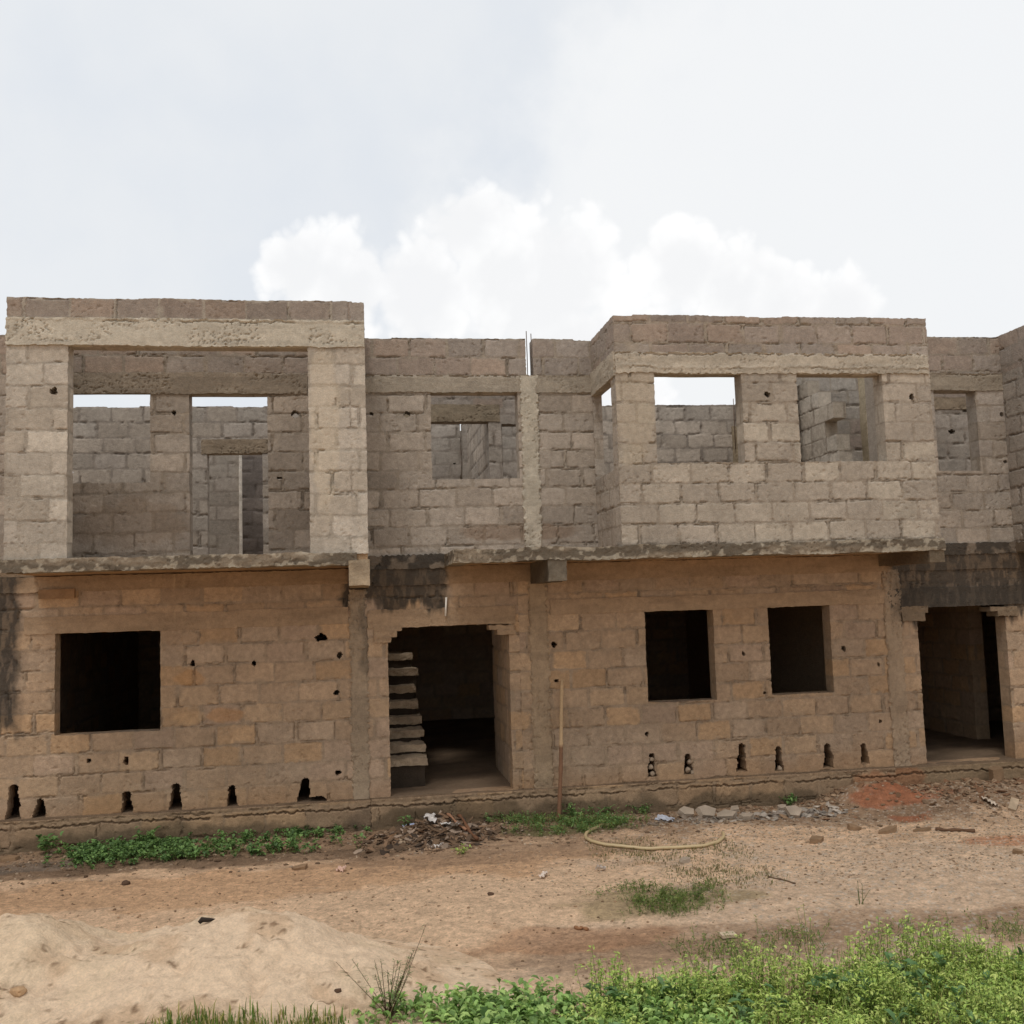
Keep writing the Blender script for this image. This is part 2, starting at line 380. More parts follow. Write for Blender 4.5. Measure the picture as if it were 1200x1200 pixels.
# ================================================================== ground
rng = np.random.default_rng(7)
BASEZ = 0.36      # underside of the walls
def bump2(x, y, cx, cy, rx, ry, hgt):
    d = ((x-cx)/rx)**2+((y-cy)/ry)**2; return hgt*np.exp(-d*1.6)
gR = gnd(1110, 945); gHeap = gnd(518, 985); gLat = gnd(1030, 945)
def ground_z(x, y):
    near = sst(-np.hypot(x-2, y+1), -16, -9)
    z = 0.05*(fbm(x*0.5, y*0.9, 201, 3)-0.5)*2 + 0.02*(fbm(x*2.3, y*3.1, 202, 4)-0.5)*2 + 0.008*(fbm(x*11, y*11, 203, 3)-0.5)*2
    z = z + 0.03*np.sin(y*2.1+0.5*np.sin(x*0.7))*sst(y, -4.5, -3.5)*sst(-y, 0.0, 0.6)*0.5
    z = z + bump2(x, y, gR[0]+0.8, 0.85, 2.0, 0.7, 0.17) + bump2(x, y, gLat[0]+0.05, 0.95, 0.7, 0.5, 0.20)
    z = z + bump2(x, y, gHeap[0], 0.60, 0.50, 0.38, 0.20)
    z = z*near
    return z
def nonuni(a, b, fine, lo, hi):
    mid = np.arange(a, b+1e-6, fine); out = []
    st = fine; v = a; L_ = []
    while v > lo: st *= 1.25; v -= st; L_.append(v)
    st = fine; v = b; R2 = []
    while v < hi: st *= 1.25; v += st; R2.append(v)
    return np.array(L_[::-1]+list(mid)+R2)
gx = nonuni(-5.2, 9.8, 0.022, -900, 900); gy = nonuni(-5.6, 1.35, 0.022, -900, 1200)
GX, GY = np.meshgrid(gx, gy, indexing='ij'); GZ = ground_z(GX, GY)
sandc = srgb(230, 194, 158); tanc = srgb(220, 184, 149); soilc = srgb(158, 128, 101); gravc = srgb(208, 179, 150); redc = srgb(158, 100, 70); darkc = srgb(98, 78, 60); greenc = srgb(88, 96, 52)
f1 = fbm(GX*1.2, GY*2.2, 211, 5); f2 = fbm(GX*7, GY*9, 212, 4); f3 = fbm(GX*28, GY*28, 213, 3)
gcol = np.tile(tanc, GX.shape+(1,))
def zone(px, py, rx, ry, c, k, sd=0, rough=0.9):
    global gcol
    cx, cy = gnd(px, py)
    d = np.hypot((GX-cx)/rx, (GY-cy)/ry) + rough*(fbm(GX*2.0, GY*3.2, 230+sd, 5)-0.5)*1.3
    gcol = paintmix(gcol, c, k*sst(d, 1.08, 0.75))
gcol = paintmix(gcol, soilc, sst(f1, 0.50, 0.64)*0.35)
zone(980, 1050, 4.2, 1.9, gravc, 0.75, 1)
zone(900, 1100, 3.0, 0.5, soilc, 0.6, 2)
zone(1050, 1085, 3.0, 0.22, soilc, 0.55, 12)
zone(250, 1040, 4.2, 0.75, srgb(206, 165, 127), 0.85, 3)
zone(560, 1060, 2.2, 1.1, sandc*0.92, 0.9, 4)
zone(820, 1022, 1.7, 0.28, sandc*0.95, 0.8, 5)
zone(650, 1100, 1.0, 0.35, srgb(170, 126, 92), 0.6, 6)
# dark soil along the wall
wallm = sst(GY + 0.5*(fbm(GX*1.7, GY*2, 240, 4)-0.5)*2, -0.35, 0.35)*sst(-GY, -3, -2)
gcol = paintmix(gcol, soilc*0.8, wallm*0.85)
zone(200, 1012, 3.6, 0.22, darkc, 0.6, 7); zone(40, 1015, 0.7, 0.25, srgb(120, 108, 96), 0.7, 8)
zone(1000, 960, 1.4, 0.25, darkc, 0.4, 9); zone(560, 1003, 1.8, 0.45, soilc, 0.7, 14)
zone(1190, 985, 0.55, 0.25, srgb(176, 108, 68), 0.6, 11)
zone(770, 1058, 0.95, 0.42, srgb(140, 124, 86), 0.6, 13); zone(660, 975, 0.9, 0.22, greenc, 0.6, 15)
# fine dark specks and gravel mottle
gcol = paintmix(gcol, darkc, sst(f3, 0.64, 0.72)*sst(f1*0.5+f2*0.5, 0.40, 0.60)*0.5)
gcol = paintmix(gcol, srgb(196, 184, 168), sst(fbm(GX*31, GY*31, 214, 2), 0.66, 0.74)*sst(GX, 2.0, 4.0)*0.6)
zone(1030, 945, 0.42, 0.50, redc, 0.85, 10, 1.6); zone(1080, 938, 0.5, 0.25, redc, 0.6, 16, 1.4)
gcol = gcol*(1+0.40*(f2-0.5)+0.45*(f3-0.5))[..., None]
nx_, ny_ = len(gx), len(gy); gi = np.arange(nx_*ny_).reshape(nx_, ny_)
gq = np.stack([gi[:-1, :-1], gi[1:, :-1], gi[1:, 1:], gi[:-1, 1:]], -1).reshape(-1, 4)
GZ2 = GZ + 0.016*(f3-0.5)*sst(-np.hypot(GX-2, GY+1), -14, -8)
tag(mesh_obj('ground', np.stack([GX, GY, GZ2], -1).reshape(-1, 3), gq, SOIL, None, gcol.reshape(-1, 3)), kind='structure')

# ================================================================== the building
H = empty('unfinished_building', (2.0, 1.2, 0.36))
tag(H, 'long roofless two storey shell of bare grey and tan blocks across the sandy plot', 'building')
H.location = (0, 0, 0)
W = 1.2           # ground floor walls stand this far behind the upper bays
SL0, SL1 = 3.185, 3.325
# ---- ground floor wall, left part ------------------------------------------------
def X(px, py=800, w=W): return at(px, py, w)[0]
def Zp(px, py, w=W): return at(px, py, w)[1]
mortT = srgb(158, 137, 114); mortG = srgb(148, 136, 121); mortD = srgb(140, 129, 117)
xc1a, xc1b = X(410), X(432)                       # column left of the doorway
d1 = (X(456, 840), X(599, 840), BASEZ+0.02, Zp(520, 733))
d2 = (X(1080, 800), X(1184, 800), BASEZ+0.02, Zp(1120, 710))
lw = (X(64, 800), X(188, 800), Zp(120, 859.5), Zp(120, 740.5))
w1 = (X(757.5, 770), X(838, 770), Zp(795, 822), Zp(795, 715)); w2 = (X(902, 760), X(975, 760), Zp(940, 813), Zp(940, 708.5))
def hole(px, py, rpx=4, rpy=None, w=W):
    x, z = at(px, py, w); k = 0.0107; return ('o', x, z, rpx*k, (rpy or rpx)*k)
def vent(px, yb, yt, wpx, w=W):
    x, z = at(px, yb, w); x2, z2 = at(px, yt, w); return ('a', x, z, wpx*0.0107/2, z2-z)
holesL = [hole(376, 747, 7, 5), hole(398, 768, 3, 4), hole(226, 777, 3, 4), hole(297, 778, 2, 3), hole(394, 812, 3, 3), hole(396, 906, 4, 3), hole(104, 891, 3, 3), hole(148, 892, 3, 5),
          vent(15, 963, 919, 17), vent(46, 962, 936, 16), vent(148, 956, 927, 15), vent(206, 952, 918, 16), vent(272, 948, 920, 13), vent(357, 944, 912, 17), hole(368, 939, 12, 6)]
holesR = [hole(649, 755, 3, 4), hole(652, 798, 3, 2), hole(758, 860, 2.5, 3), hole(871, 766, 2.5, 3), hole(989, 760, 3, 4), hole(1030, 779, 2, 3), hole(1032, 845, 2.5, 2.5), hole(897, 812, 2, 2),
          vent(764, 911, 882, 11), vent(808, 908, 883, 13), vent(870, 904, 871, 14), vent(914, 904, 874, 12), vent(972, 900, 871, 15), vent(1014, 895, 871, 13)]
def tanwall(s): return lambda u, z: blocks(u, z, s, TAN, mortT, zo=BASEZ, mdepth=0.006, ch=0.2445)
XL, XR = -8.0, 13.5
scratch = patch(X(222, 842), Zp(222, 842), 0.2, 0.1, srgb(196, 160, 118), 0.3, 5)
stL = streaks(-6.6, X(22), 3.4, 1.3, k=0.9, s=11); stM = streaks(xc1a-0.05, X(526), 3.4, 2.66, k=0.95, s=12)
stR = streaks(X(1050), X(1230), 3.4, 2.3, k=0.9, s=13)
redpatch = [patch(X(222, 790), Zp(222, 795), 0.22, 0.1, srgb(180, 134, 86), 0.45, 3), patch(X(265, 836), Zp(265, 838), 0.24, 0.11, srgb(182, 134, 86), 0.5, 4)]
low = lambda u, z, h, col: (h, paintmix(col, srgb(150, 112, 74), sst(z+0.25*(fbm(u*2, z*3, 88, 3)-.5), 0.75, 0.30)*0.45))
wallL = panel('wall', H, 'f', W, XL, X(610), BASEZ, 3.18, tanwall(21), opens=[lw, d1, (-6.05, -4.60, BASEZ+0.02, 2.42)], holes=holesL, s=21, extra=chain(stL, stM, low, scratch, *redpatch))
wallR = panel('wall', H, 'f', W+0.003, X(610), XR, BASEZ, 3.18, tanwall(22), opens=[w1, w2, d2], holes=holesR, s=22, extra=chain(stR, low))
# concrete bands of the ground floor
def band(name, x0, x1, z0, z1, c, s, w=W, ex=None, pit=0.5, opens=(), th=0.05, h0=0.014, face='f', amp=0.005, rag=0.007):
    return panel(name, H, face, w, x0, x1, z0, z1, lambda u, z: concrete(u, z, s, c, pit=pit, amp=amp), th=th, s=s, extra=ex, h0=h0, warp=0.009, rag=rag, opens=opens)
lint = srgb(164, 139, 112)
lkL = chain(streaks(XL, X(22), 3.4, 1.6, k=0.9, s=31), streaks(xc1a+0.02, X(526), 3.4, 2.66, k=0.95, s=32))
drips = lambda u, z, h, col: (h, paintmix(col, srgb(198, 172, 138), sst(vn(u*26, z*0.4, 90), 0.80, 0.92)*sst(z, 2.60+0.3*(vn(u*19, u*0, 91)-.5), 2.85)*0.5*sst(u, X(150), X(190))*sst(-u, -X(300), -X(270))))
band('lintel', X(28), xc1a-0.004, lw[3]-0.004, Zp(200, 718), lint, 41, ex=chain(lkL, drips), pit=0.15)
band('lintel', xc1b+0.004, X(606), d1[3]-0.004, Zp(520, 712), lint*0.95, 42, ex=lkL, pit=0.5, h0=0.017)
band('ring_beam', XL, X(438, 680), Zp(200, 689.5), 3.183, srgb(162, 137, 110), 43, ex=chain(lkL, drips, line_crack(lambda u: u*0+Zp(200, 692), s=5, dep=0.02)), pit=0.4)
band('ring_beam', X(438, 680), XR, Zp(800, 676.5), 3.187, srgb(162, 137, 110), 44, ex=chain(streaks(xc1a, X(526), 3.4, 2.66, k=0.95, s=32), stR), pit=0.4)
band('lintel', X(648), X(1046), w1[3]-0.004, Zp(850, 696.5), lint, 45, pit=0.15)
band('lintel', X(1046), XR, d2[3]-0.004, Zp(1120, 688), srgb(118, 104, 88), 46, ex=stR, pit=0.5, h0=0.018)
# stepped corbels in the door heads
for k, (pa, pb, pt, pbt) in enumerate([(438, 471, 733, 740), (438, 465, 740, 747), (438, 458, 747, 753), (573, 603, 733, 738), (582, 604, 738, 744)]):
    panel('corbel', H, 'f', W, X(pa, 740), X(pb, 740), Zp((pa+pb)/2, pbt), Zp((pa+pb)/2, pt)+0.004, lambda u, z: concrete(u, z, 60+k, lint, pit=0.6), th=0.225, s=60+k, h0=0.02+0.004*k, rag=0.008)
for k, (pa, pb, pt, pbt) in enumerate([(1056, 1087, 711, 719), (1056, 1083, 719, 728), (1160, 1192, 711, 716), (1168, 1192, 716, 722)]):
    panel('corbel', H, 'f', W, X(pa, 720), X(pb, 720), Zp((pa+pb)/2, pbt), Zp((pa+pb)/2, pt)+0.004, lambda u, z: concrete(u, z, 70+k, srgb(125, 108, 88), pit=0.6), th=0.225, s=70+k, h0=0.02+0.004*k, rag=0.008)
# columns cast between the block walls
def column(xa, xb, za, zb, c, s, w=W, ex=None, th=0.2, h0=0.020):
    return panel('column', H, 'f', w, xa, xb, za, zb, lambda u, z: concrete(u, z*0.5, s, c, pit=0.9), th=th, s=s, extra=ex, h0=h0, warp=0.012, rag=0.012)
ragdark = lambda xa, xb, s: (lambda u, z, h, col: (h-0.03*sst(np.minimum(u-xa, xb-u)+0.02*(vn(u*0, z*22, s)-.5), 0.022, 0.006)*sst(fbm(u*12, z*26, s+1, 2), 0.36, 0.5), col))
column(xc1a, xc1b, BASEZ-0.05, Zp(420, 690), srgb(158, 139, 116), 81, ex=chain(ragdark(xc1a, xc1b, 5), streaks(X(425), X(440), 3.2, 1.8, k=0.5, s=14)))
column(X(622), X(645), BASEZ-0.05, Zp(633, 682), srgb(162, 140, 114), 82, ex=ragdark(X(622), X(645), 6))
column(X(1042, 820), X(1063, 820), BASEZ-0.05, Zp(1050, 668), srgb(160, 139, 115), 83, ex=chain(ragdark(X(1042, 820), X(1063, 820), 7), streaks(X(1052), X(1070), 3.4, 2.2, k=0.5, s=15)))
# plinth: one course of blocks with a rough cast strip on top
pl_l = srgb(140, 108, 76)
plcrack = line_crack(lambda u: u*0+0.275, wdt=0.012, dep=0.045, s=9, thr=0.30, amp=0.02)
footdark = lambda u, z, h, col: (h, paintmix(col, srgb(92, 78, 60), sst(0.16+0.22*(fbm(u*2.5, z*2, 93, 4)-0.5)*2-z, -0.04, 0.06)*0.75))  # plinth colour darkens towards a ragged lower strip
def plinth_s(s): return lambda u, z: blocks(u, z, s, [srgb(160, 132, 102), srgb(154, 129, 102), srgb(147, 123, 98)], srgb(146, 123, 98), zo=-0.215, ch=0.27, sloppy=1.2, mdepth=0.006)
panel('plinth', H, 'f', W-0.055, XL, xc1b, -0.25, BASEZ, plinth_s(101), th=0.25, s=101, extra=chain(plcrack, footdark, patch(X(440, 960), 0.1, 0.4, 0.2, DARK, 0.4, 8)), rag=0.012)
panel('plinth', H, 'f', W-0.065, xc1b, X(1046, 900), -0.25, BASEZ+0.005, plinth_s(102), th=0.26, s=102, extra=chain(plcrack, footdark, patch(X(540, 960), 0.05, 1.0, 0.28, srgb(96, 80, 60), 0.7, 12), patch(X(1025, 930), 0.1, 0.45, 0.28, srgb(150, 98, 66), 0.55, 9)), rag=0.012)
panel('plinth', H, 'f', W-0.06, X(1046, 900), XR, -0.25, BASEZ-0.005, lambda u, z: concrete(u, z, 103, srgb(138, 116, 90), pit=0.5), th=0.26, s=103, extra=chain(plcrack, patch(X(1060, 915), 0.15, 0.3, 0.25, srgb(150, 98, 66), 0.5, 9)), rag=0.012)
box('floor', H, XL, XR, W-0.03, 9.5, BASEZ-0.30, BASEZ+0.018, srgb(120, 100, 80), s=3, sub=0.18, amp=0.010)
# ---- first floor slab ------------------------------------------------------------
SF = -0.05
xs1a, xs1b = X(-2, 660, 0), X(433, 650, 0); xs2a, xs2b = X(531, 650, 0), X(1105, 640, 0)
slabc = srgb(132, 118, 100); sofc = srgb(168, 138, 106)
slabstain = lambda s: (lambda u, z, h, col: (h+0.006*sst(fbm(u*14, z*30, s+1, 3), 0.5, 0.65), paintmix(paintmix(col, srgb(88, 79, 67), 0.75*sst(fbm(u*1.6, z*6, s, 4)+0.3*(z-3.24), 0.36, 0.52)), srgb(176, 164, 144), 0.6*sst(fbm(u*14, z*20, s+2, 3)+3.6*np.abs(z-3.255)-0.02, 0.68, 0.76))))
slabtop = lambda u: 0.020*(fbm(u*1.1, u*0, 140, 3)-0.5)*2
panel('floor_slab', H, 'f', SF, xs1a, xs1b-0.13, SL0, SL1, lambda u, z: concrete(u, z, 111, slabc, pit=0.8), th=0.3, s=111, extra=slabstain(111), rag=0.008, warp=0.020)
panel('floor_slab', H, 'f', SF, xs2a, xs2b, SL0-0.01, SL1, lambda u, z: concrete(u, z, 112, slabc, pit=0.8), th=0.3, s=112, extra=slabstain(112), rag=0.008, warp=0.018)
panel('floor_slab', H, 'l', xs2a-0.004, SF+0.01, W, SL0-0.01, SL1, lambda u, z: concrete(u, z, 113, slabc, pit=0.8), th=0.2, s=113, extra=slabstain(113), rag=0.010)
box('floor_slab', H, xs1a, xs1b-0.02, 0.02, W+0.02, SL0+0.012, SL1-0.008, sofc, s=5, sub=0.1)
box('floor_slab', H, xs2a+0.01, xs2b, 0.02, W+0.02, SL0+0.008, SL1-0.010, sofc, s=6, sub=0.1)
box('floor_slab', H, XL, X(440, 700, W), W+0.02, 9.5, SL0+0.004, SL1-0.01, srgb(140, 120, 98), s=7, sub=0.3)
sx0, sx1 = X(440, 700, W), X(492, 700, 3.0)          # stairwell
box('floor_slab', H, sx0, sx1, W+0.02, W+0.7, SL0+0.004, SL1-0.01, srgb(140, 120, 98), s=8, sub=0.2)
box('floor_slab', H, sx0, sx1, W+2.3, 9.5, SL0+0.004, SL1-0.01, srgb(140, 120, 98), s=9, sub=0.3)
box('floor_slab', H, sx1, XR, W+0.02, 9.5, SL0+0.004, SL1-0.01, srgb(140, 120, 98), s=10, sub=0.3)
edge_dark = lambda s: chain(lambda u, z, h, col: (h, paintmix(col, DARK, 0.85*sst(fbm(u*6, z*6, s, 4), 0.38, 0.52))))
panel('floor_slab', H, 'f', W-0.03, xs1b, xs2a, SL0-0.02, SL1+0.01, lambda u, z: concrete(u, z, 114, CONCD, pit=1.0), th=0.06, s=114, extra=edge_dark(114), rag=0.014)
panel('floor_slab', H, 'f', W-0.03, xs2b, X(1260, 640), SL0-0.02, SL1-0.005, lambda u, z: concrete(u, z, 115, CONCD, pit=1.0), th=0.06, s=115, extra=edge_dark(115), rag=0.014)
# next bay's slab at the right edge
xn = X(1178, 500, W)
box('floor_slab', H, xn, XR, SF, W+0.01, SL0, SL1-0.012, srgb(110, 96, 80), s=15, sub=0.1)
# cantilever beams under the slab
def cbeam(pa, pb, py, z0, c, s, y0=-0.07):
    box('cantilever_beam', H, X(pa, py, 0), X(pb, py, 0), y0, W+0.02, z0, SL0+0.05, c, s=s, sub=0.035, amp=0.006)
cbeam(409, 433, 675, Zp(420, 686, 0), srgb(160, 142, 118), 20)
cbeam(642, 664, 670, Zp(652, 681, 0), srgb(104, 94, 80), 21, -0.035)
cbeam(1087, 1105, 650, Zp(1096, 659, 0), srgb(112, 98, 80), 22, -0.04)
# ---- upper bays --------------------------------------------------------------------
def wallfn(s, pal, mort, tp=None, tz=99, zo=SL1, **k): return lambda u, z: blocks(u, z, s, pal, mort, zo=zo, toppal=tp, topz=tz, **k)
rg = lambda amp, s: (lambda u: amp*(hsh(np.floor(u/0.475), np.floor(u*0), s)-0.5)*2)
# left bay front: two piers and a wide opening
lx0, lx1 = X(6, 500, 0), X(429, 500, 0)
lo = (X(79, 500, 0), X(362, 500, 0), SL1-0.06, Zp(220, 405.5, 0))
LT = Zp(210, 350.5, 0)
flake = patch(X(380, 460, 0), 4.8, 0.18, 1.1, srgb(198, 182, 158), 0.45, 21)
leftfront = panel('bay_wall', H, 'f', 0.0, lx0, lx1, SL1-0.02, LT, wallfn(121, LIGHT, srgb(160, 149, 134), BROWN, Zp(210, 373, 0), zo=LT-12*0.2475, ch=0.2475), opens=[lo], holes=[hole(63, 458, 4, 4, 0), hole(345.5, 485, 5, 4, 0)][:1], s=121, top=rg(0.008, 5),
      extra=chain(flake, lambda u, z, h, col: (h-0.025*sst(np.abs(u-X(411, 500, 0)-0.01*(vn(u*0, z*9, 4)-.5)), 0.010, 0.003)*sst(vn(u*0, z*2.2, 5), 0.35, 0.5), col)))
band('ring_beam', lx0+0.0, lx1, lo[3]-0.004, Zp(210, 374, 0), srgb(186, 176, 158), 122, w=0.0, pit=1.3, h0=0.022, ex=line_crack(lambda u: u*0+Zp(210, 377, 0), s=25, dep=0.025), rag=0.010)
panel('bay_wall', H, 'r', lx1-0.004, 0.01, W, SL1, LT-0.01, wallfn(123, GREY, mortG, BROWN, LT-0.25), s=123, res=0.025)
panel('bay_wall', H, 'l', lx0+0.004, 0.01, W, SL1, LT-0.01, wallfn(124, GREY, mortG, BROWN, LT-0.25), s=124, res=0.02)
# recessed upper wall from the left edge to the right bay
rx1 = X(724.5, 520, 0)+0.02
MT = Zp(520, 397)
MBt = Zp(520, 440); MBb = Zp(520, 459.5)
ro1 = (X(60, 500), X(176, 500), Zp(130, 566), Zp(130, 458)); ro2 = (X(222, 550), X(314, 550), SL1-0.05, Zp(268, 461))
mo = (X(505.5, 510), X(608, 510), Zp(556, 561.5), MBb); gap = (X(616, 420), X(624.5, 420), MBt-0.01, MT+0.2)
lowerpatch = patch(X(150, 610), Zp(150, 615), 0.75, 0.35, srgb(140, 118, 94), 0.3, 28)
panel('wall', H, 'f', W, XL, rx1, SL1-0.04, MT, wallfn(131, GREY, mortG, BROWN, MBt+0.0, zo=MT-12*0.243, ch=0.243), opens=[ro1, ro2, mo, gap], holes=[hole(204, 484, 3, 3), hole(345, 485, 5, 4), hole(327, 560, 3, 2), hole(477, 485, 4, 4), hole(435, 485, 3, 3)], s=131, top=rg(0.014, 8), extra=chain(lowerpatch, patch(X(610, 620), 3.6, 0.9, 0.12, srgb(120, 96, 74), 0.5, 33)))
band('ring_beam', X(80, 450), X(360, 450), ro2[3]-0.004, Zp(220, 437), srgb(146, 134, 118), 132, pit=1.2, h0=0.018, ex=line_crack(lambda u: u*0+Zp(220, 436), s=27, dep=0.03, thr=0.5))
band('ring_beam', lx1, rx1, MBb-0.004, MBt, srgb(156, 145, 129), 133, pit=0.7, h0=0.016, ex=line_crack(lambda u: u*0+MBt-0.01, s=28, dep=0.02, thr=0.5))
xm0, xm1 = X(611.5, 540), X(632.5, 540)
column(xm0, xm1, SL1-0.02, MBt+0.004, srgb(184, 174, 156), 134, ex=ragdark(xm0, xm1, 15), h0=0.026)
def tube(name, pts, r, c, mat, parent=None, seg=10, rfn=None, s=0):
    pts = [np.array(p, float) for p in pts]; V = []; F = []; C = []
    for i, p in enumerate(pts):
        t = pts[min(i+1, len(pts)-1)]-pts[max(i-1, 0)]; t = t/np.linalg.norm(t)
        a = np.cross(t, [0, 0, 1.0]) if abs(t[2]) < 0.95 else np.cross(t, [1.0, 0, 0]); a /= np.linalg.norm(a); b = np.cross(t, a)
        rr = rfn(i) if rfn else r
        for k in range(seg):
            g = 2*math.pi*k/seg; V.append(p+rr*(math.cos(g)*a+math.sin(g)*b)); C.append(np.asarray(c(i) if callable(c) else c))
    for i in range(len(pts)-1):
        for k in range(seg): F.append((i*seg+k, i*seg+(k+1) % seg, (i+1)*seg+(k+1) % seg, (i+1)*seg+k))
    F.append(tuple(range(seg))[::-1]); F.append(tuple((len(pts)-1)*seg+k for k in range(seg)))
    return mesh_obj(name, V, F, mat, parent, np.array(C))
rust = srgb(96, 74, 60)
for px, pt in ((616.5, 388), (622, 391)):
    x, zt = at(px, pt, W+0.08); tube('rebar', [(x, W+0.08, MBt-0.3), (x+0.004, W+0.085, (zt+MBt)/2), (x+0.001, W+0.08, zt)], 0.006, srgb(110, 98, 90), STEEL, H)
# right bay
qx0, qx1 = X(724.5, 520, 0), X(1095, 520, 0)
RT_ = Zp(900, 371.5, 0); RBb = Zp(900, 437.5, 0); RBt = Zp(900, 414, 0); RS = Zp(900, 541.5, 0)
ra = (X(768.3, 490, 0), X(871, 490, 0), RS, RBb); rb = (X(936, 490, 0), X(1036.5, 490, 0), RS, RBb)
panel('bay_wall', H, 'f', 0.0, qx0, qx1, SL1-0.02, RT_, wallfn(141, RIGHTP, srgb(150, 137, 121), BROWN, RBt, zo=RS-4*0.244, ch=0.244), opens=[ra, rb], holes=[hole(899, 462, 3.5, 3.5, 0), hole(1068, 465, 3.5, 3.5, 0)], s=141, top=rg(0.010, 9), extra=patch(X(745, 500, 0), 5.0, 0.3, 0.8, srgb(178, 162, 138), 0.35, 29))
band('ring_beam', qx0, qx1-0.02, RBb-0.004, RBt, srgb(176, 164, 146), 142, w=0.0, pit=0.9, h0=0.018, ex=chain(line_crack(lambda u: u*0+RBt-0.012, s=29, dep=0.025, thr=0.35, amp=0.03), line_crack(lambda u: u*0+RBb+0.05, s=30, dep=0.015, thr=0.65, amp=0.03)), rag=0.012)
sideop = (0.225, 1.17, RS-0.05, RBb-0.03)
panel('bay_wall', H, 'l', qx0-0.004, 0.008, W, SL1-0.01, RT_-0.005, wallfn(143, GREY, mortG, BROWN, RBt, zo=RS-4*0.244, ch=0.244), opens=[sideop], s=143, res=0.012, th=0.12)
panel('ring_beam', H, 'l', qx0-0.006, 0.006, W, sideop[3]-0.004, RBt+0.02, lambda u, z: concrete(u, z, 144, srgb(172, 160, 142), pit=0.9), th=0.05, h0=0.016, s=144, rag=0.010)
panel('bay_wall', H, 'r', qx1-0.003, 0.008, W, SL1, RT_-0.005, wallfn(145, GREY, mortG), s=145, res=0.025)
# upper recessed wall right of the bay, slot with bars and the next bay's return wall
T3 = Zp(1130, 395); B3t = Zp(1130, 437); B3b = Zp(1130, 457.5)
r3 = (X(1097, 500), X(1146, 500), Zp(1120, 552), B3b)
xslot = X(1176, 420)
panel('wall', H, 'f', W+0.002, qx1-0.1, xslot, SL1-0.04, T3, wallfn(151, DGREY+GREY, mortG, BROWN, B3t, zo=T3-12*0.243, ch=0.243), opens=[r3], holes=[hole(1176-1.5, 487, 3, 3), hole(1179, 542, 2, 2)][:0]+[hole(1174, 485, 3, 3.5), hole(1178, 541, 3, 2.5)], s=151, top=rg(0.008, 19))
band('ring_beam', qx1-0.02, xslot-0.01, B3b-0.004, B3t-0.01, srgb(152, 140, 123), 152, pit=0.8, h0=0.016, ex=line_crack(lambda u: u*0+B3t-0.03, s=35, dep=0.02, thr=0.5))
xr4 = X(1178, 500, W)
panel('bay_wall', H, 'l', xr4, 0.0, W+0.2, SL1-0.02, T3+0.02, wallfn(153, DGREY, mortD, BROWN, B3t), holes=[], s=153, res=0.014)
panel('bay_wall', H, 'f', 0.0, xr4+0.003, XR, SL1-0.02, T3+0.022, wallfn(154, RIGHTP, mortG, BROWN, B3t), opens=[(xr4+0.7, xr4+2.6, 4.3, 5.4)], s=154, res=0.02)
tube('rebar', [(xslot-0.004, W+0.02, B3t-0.2), (xslot, W-0.01, T3+0.03)], 0.006, srgb(190, 180, 170), STEEL, H)
# ---- walls further back on the upper floor --------------------------------------------
FW5 = 4.7
FT = Zp(176, 477, FW5)
fd = (X(243, 590, FW5), X(308, 590, FW5), SL1-0.05, Zp(275, 531, FW5))
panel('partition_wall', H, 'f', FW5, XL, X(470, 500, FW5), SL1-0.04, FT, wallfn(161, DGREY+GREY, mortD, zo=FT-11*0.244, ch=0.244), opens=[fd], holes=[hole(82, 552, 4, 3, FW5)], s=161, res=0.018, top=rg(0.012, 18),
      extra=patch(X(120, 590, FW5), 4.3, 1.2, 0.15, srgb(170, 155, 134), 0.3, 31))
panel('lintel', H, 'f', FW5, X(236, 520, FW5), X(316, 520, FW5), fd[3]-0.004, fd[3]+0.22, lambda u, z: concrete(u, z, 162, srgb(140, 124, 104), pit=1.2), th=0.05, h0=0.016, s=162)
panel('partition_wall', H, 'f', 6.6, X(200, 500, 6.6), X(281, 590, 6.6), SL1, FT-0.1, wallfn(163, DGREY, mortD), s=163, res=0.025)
panel('partition_wall', H, 'f', 7.6, X(270, 590, 7.6), X(360, 590, 7.6), SL1, FT-0.1, wallfn(164, [srgb(122, 112, 104), srgb(114, 105, 98)], srgb(104, 95, 88)), s=164, res=0.03)  # blocks coloured darker, shade behind the far doorway put into the palette
panel('column', H, 'f', 6.56, X(280.2, 590, 6.56), X(283.2, 590, 6.56), SL1, FT-0.1, lambda u, z: concrete(u, z, 189, srgb(214, 204, 190), pit=0.2), th=0.1, s=189, res=0.02, warp=0.004, rag=0.003)  # added pale strip: the lit end of the partition put in as colour
# behind the middle window
MW = 3.3
ms = (X(500, 520, MW), X(573, 520, MW), SL1-0.02, Zp(540, 494, MW)); ms2 = (X(588, 520, MW), X(612, 520, MW), SL1-0.02, Zp(597, 497, MW))
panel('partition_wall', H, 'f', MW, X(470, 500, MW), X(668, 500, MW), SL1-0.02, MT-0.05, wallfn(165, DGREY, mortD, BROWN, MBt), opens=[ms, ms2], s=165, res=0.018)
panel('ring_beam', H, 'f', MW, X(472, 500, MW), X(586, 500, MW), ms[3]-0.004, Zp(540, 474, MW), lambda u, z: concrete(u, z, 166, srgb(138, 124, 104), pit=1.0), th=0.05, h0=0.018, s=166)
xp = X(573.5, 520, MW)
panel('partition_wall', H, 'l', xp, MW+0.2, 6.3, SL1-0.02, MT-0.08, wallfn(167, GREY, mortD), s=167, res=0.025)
panel('partition_wall', H, 'f', 6.9, X(440, 500, 6.9), X(539.0, 500, 6.9), SL1-0.02, Zp(520, 480, 6.9), wallfn(168, DGREY, mortD), holes=[hole(532, 543, 2, 2, 6.9)], s=168, res=0.025)
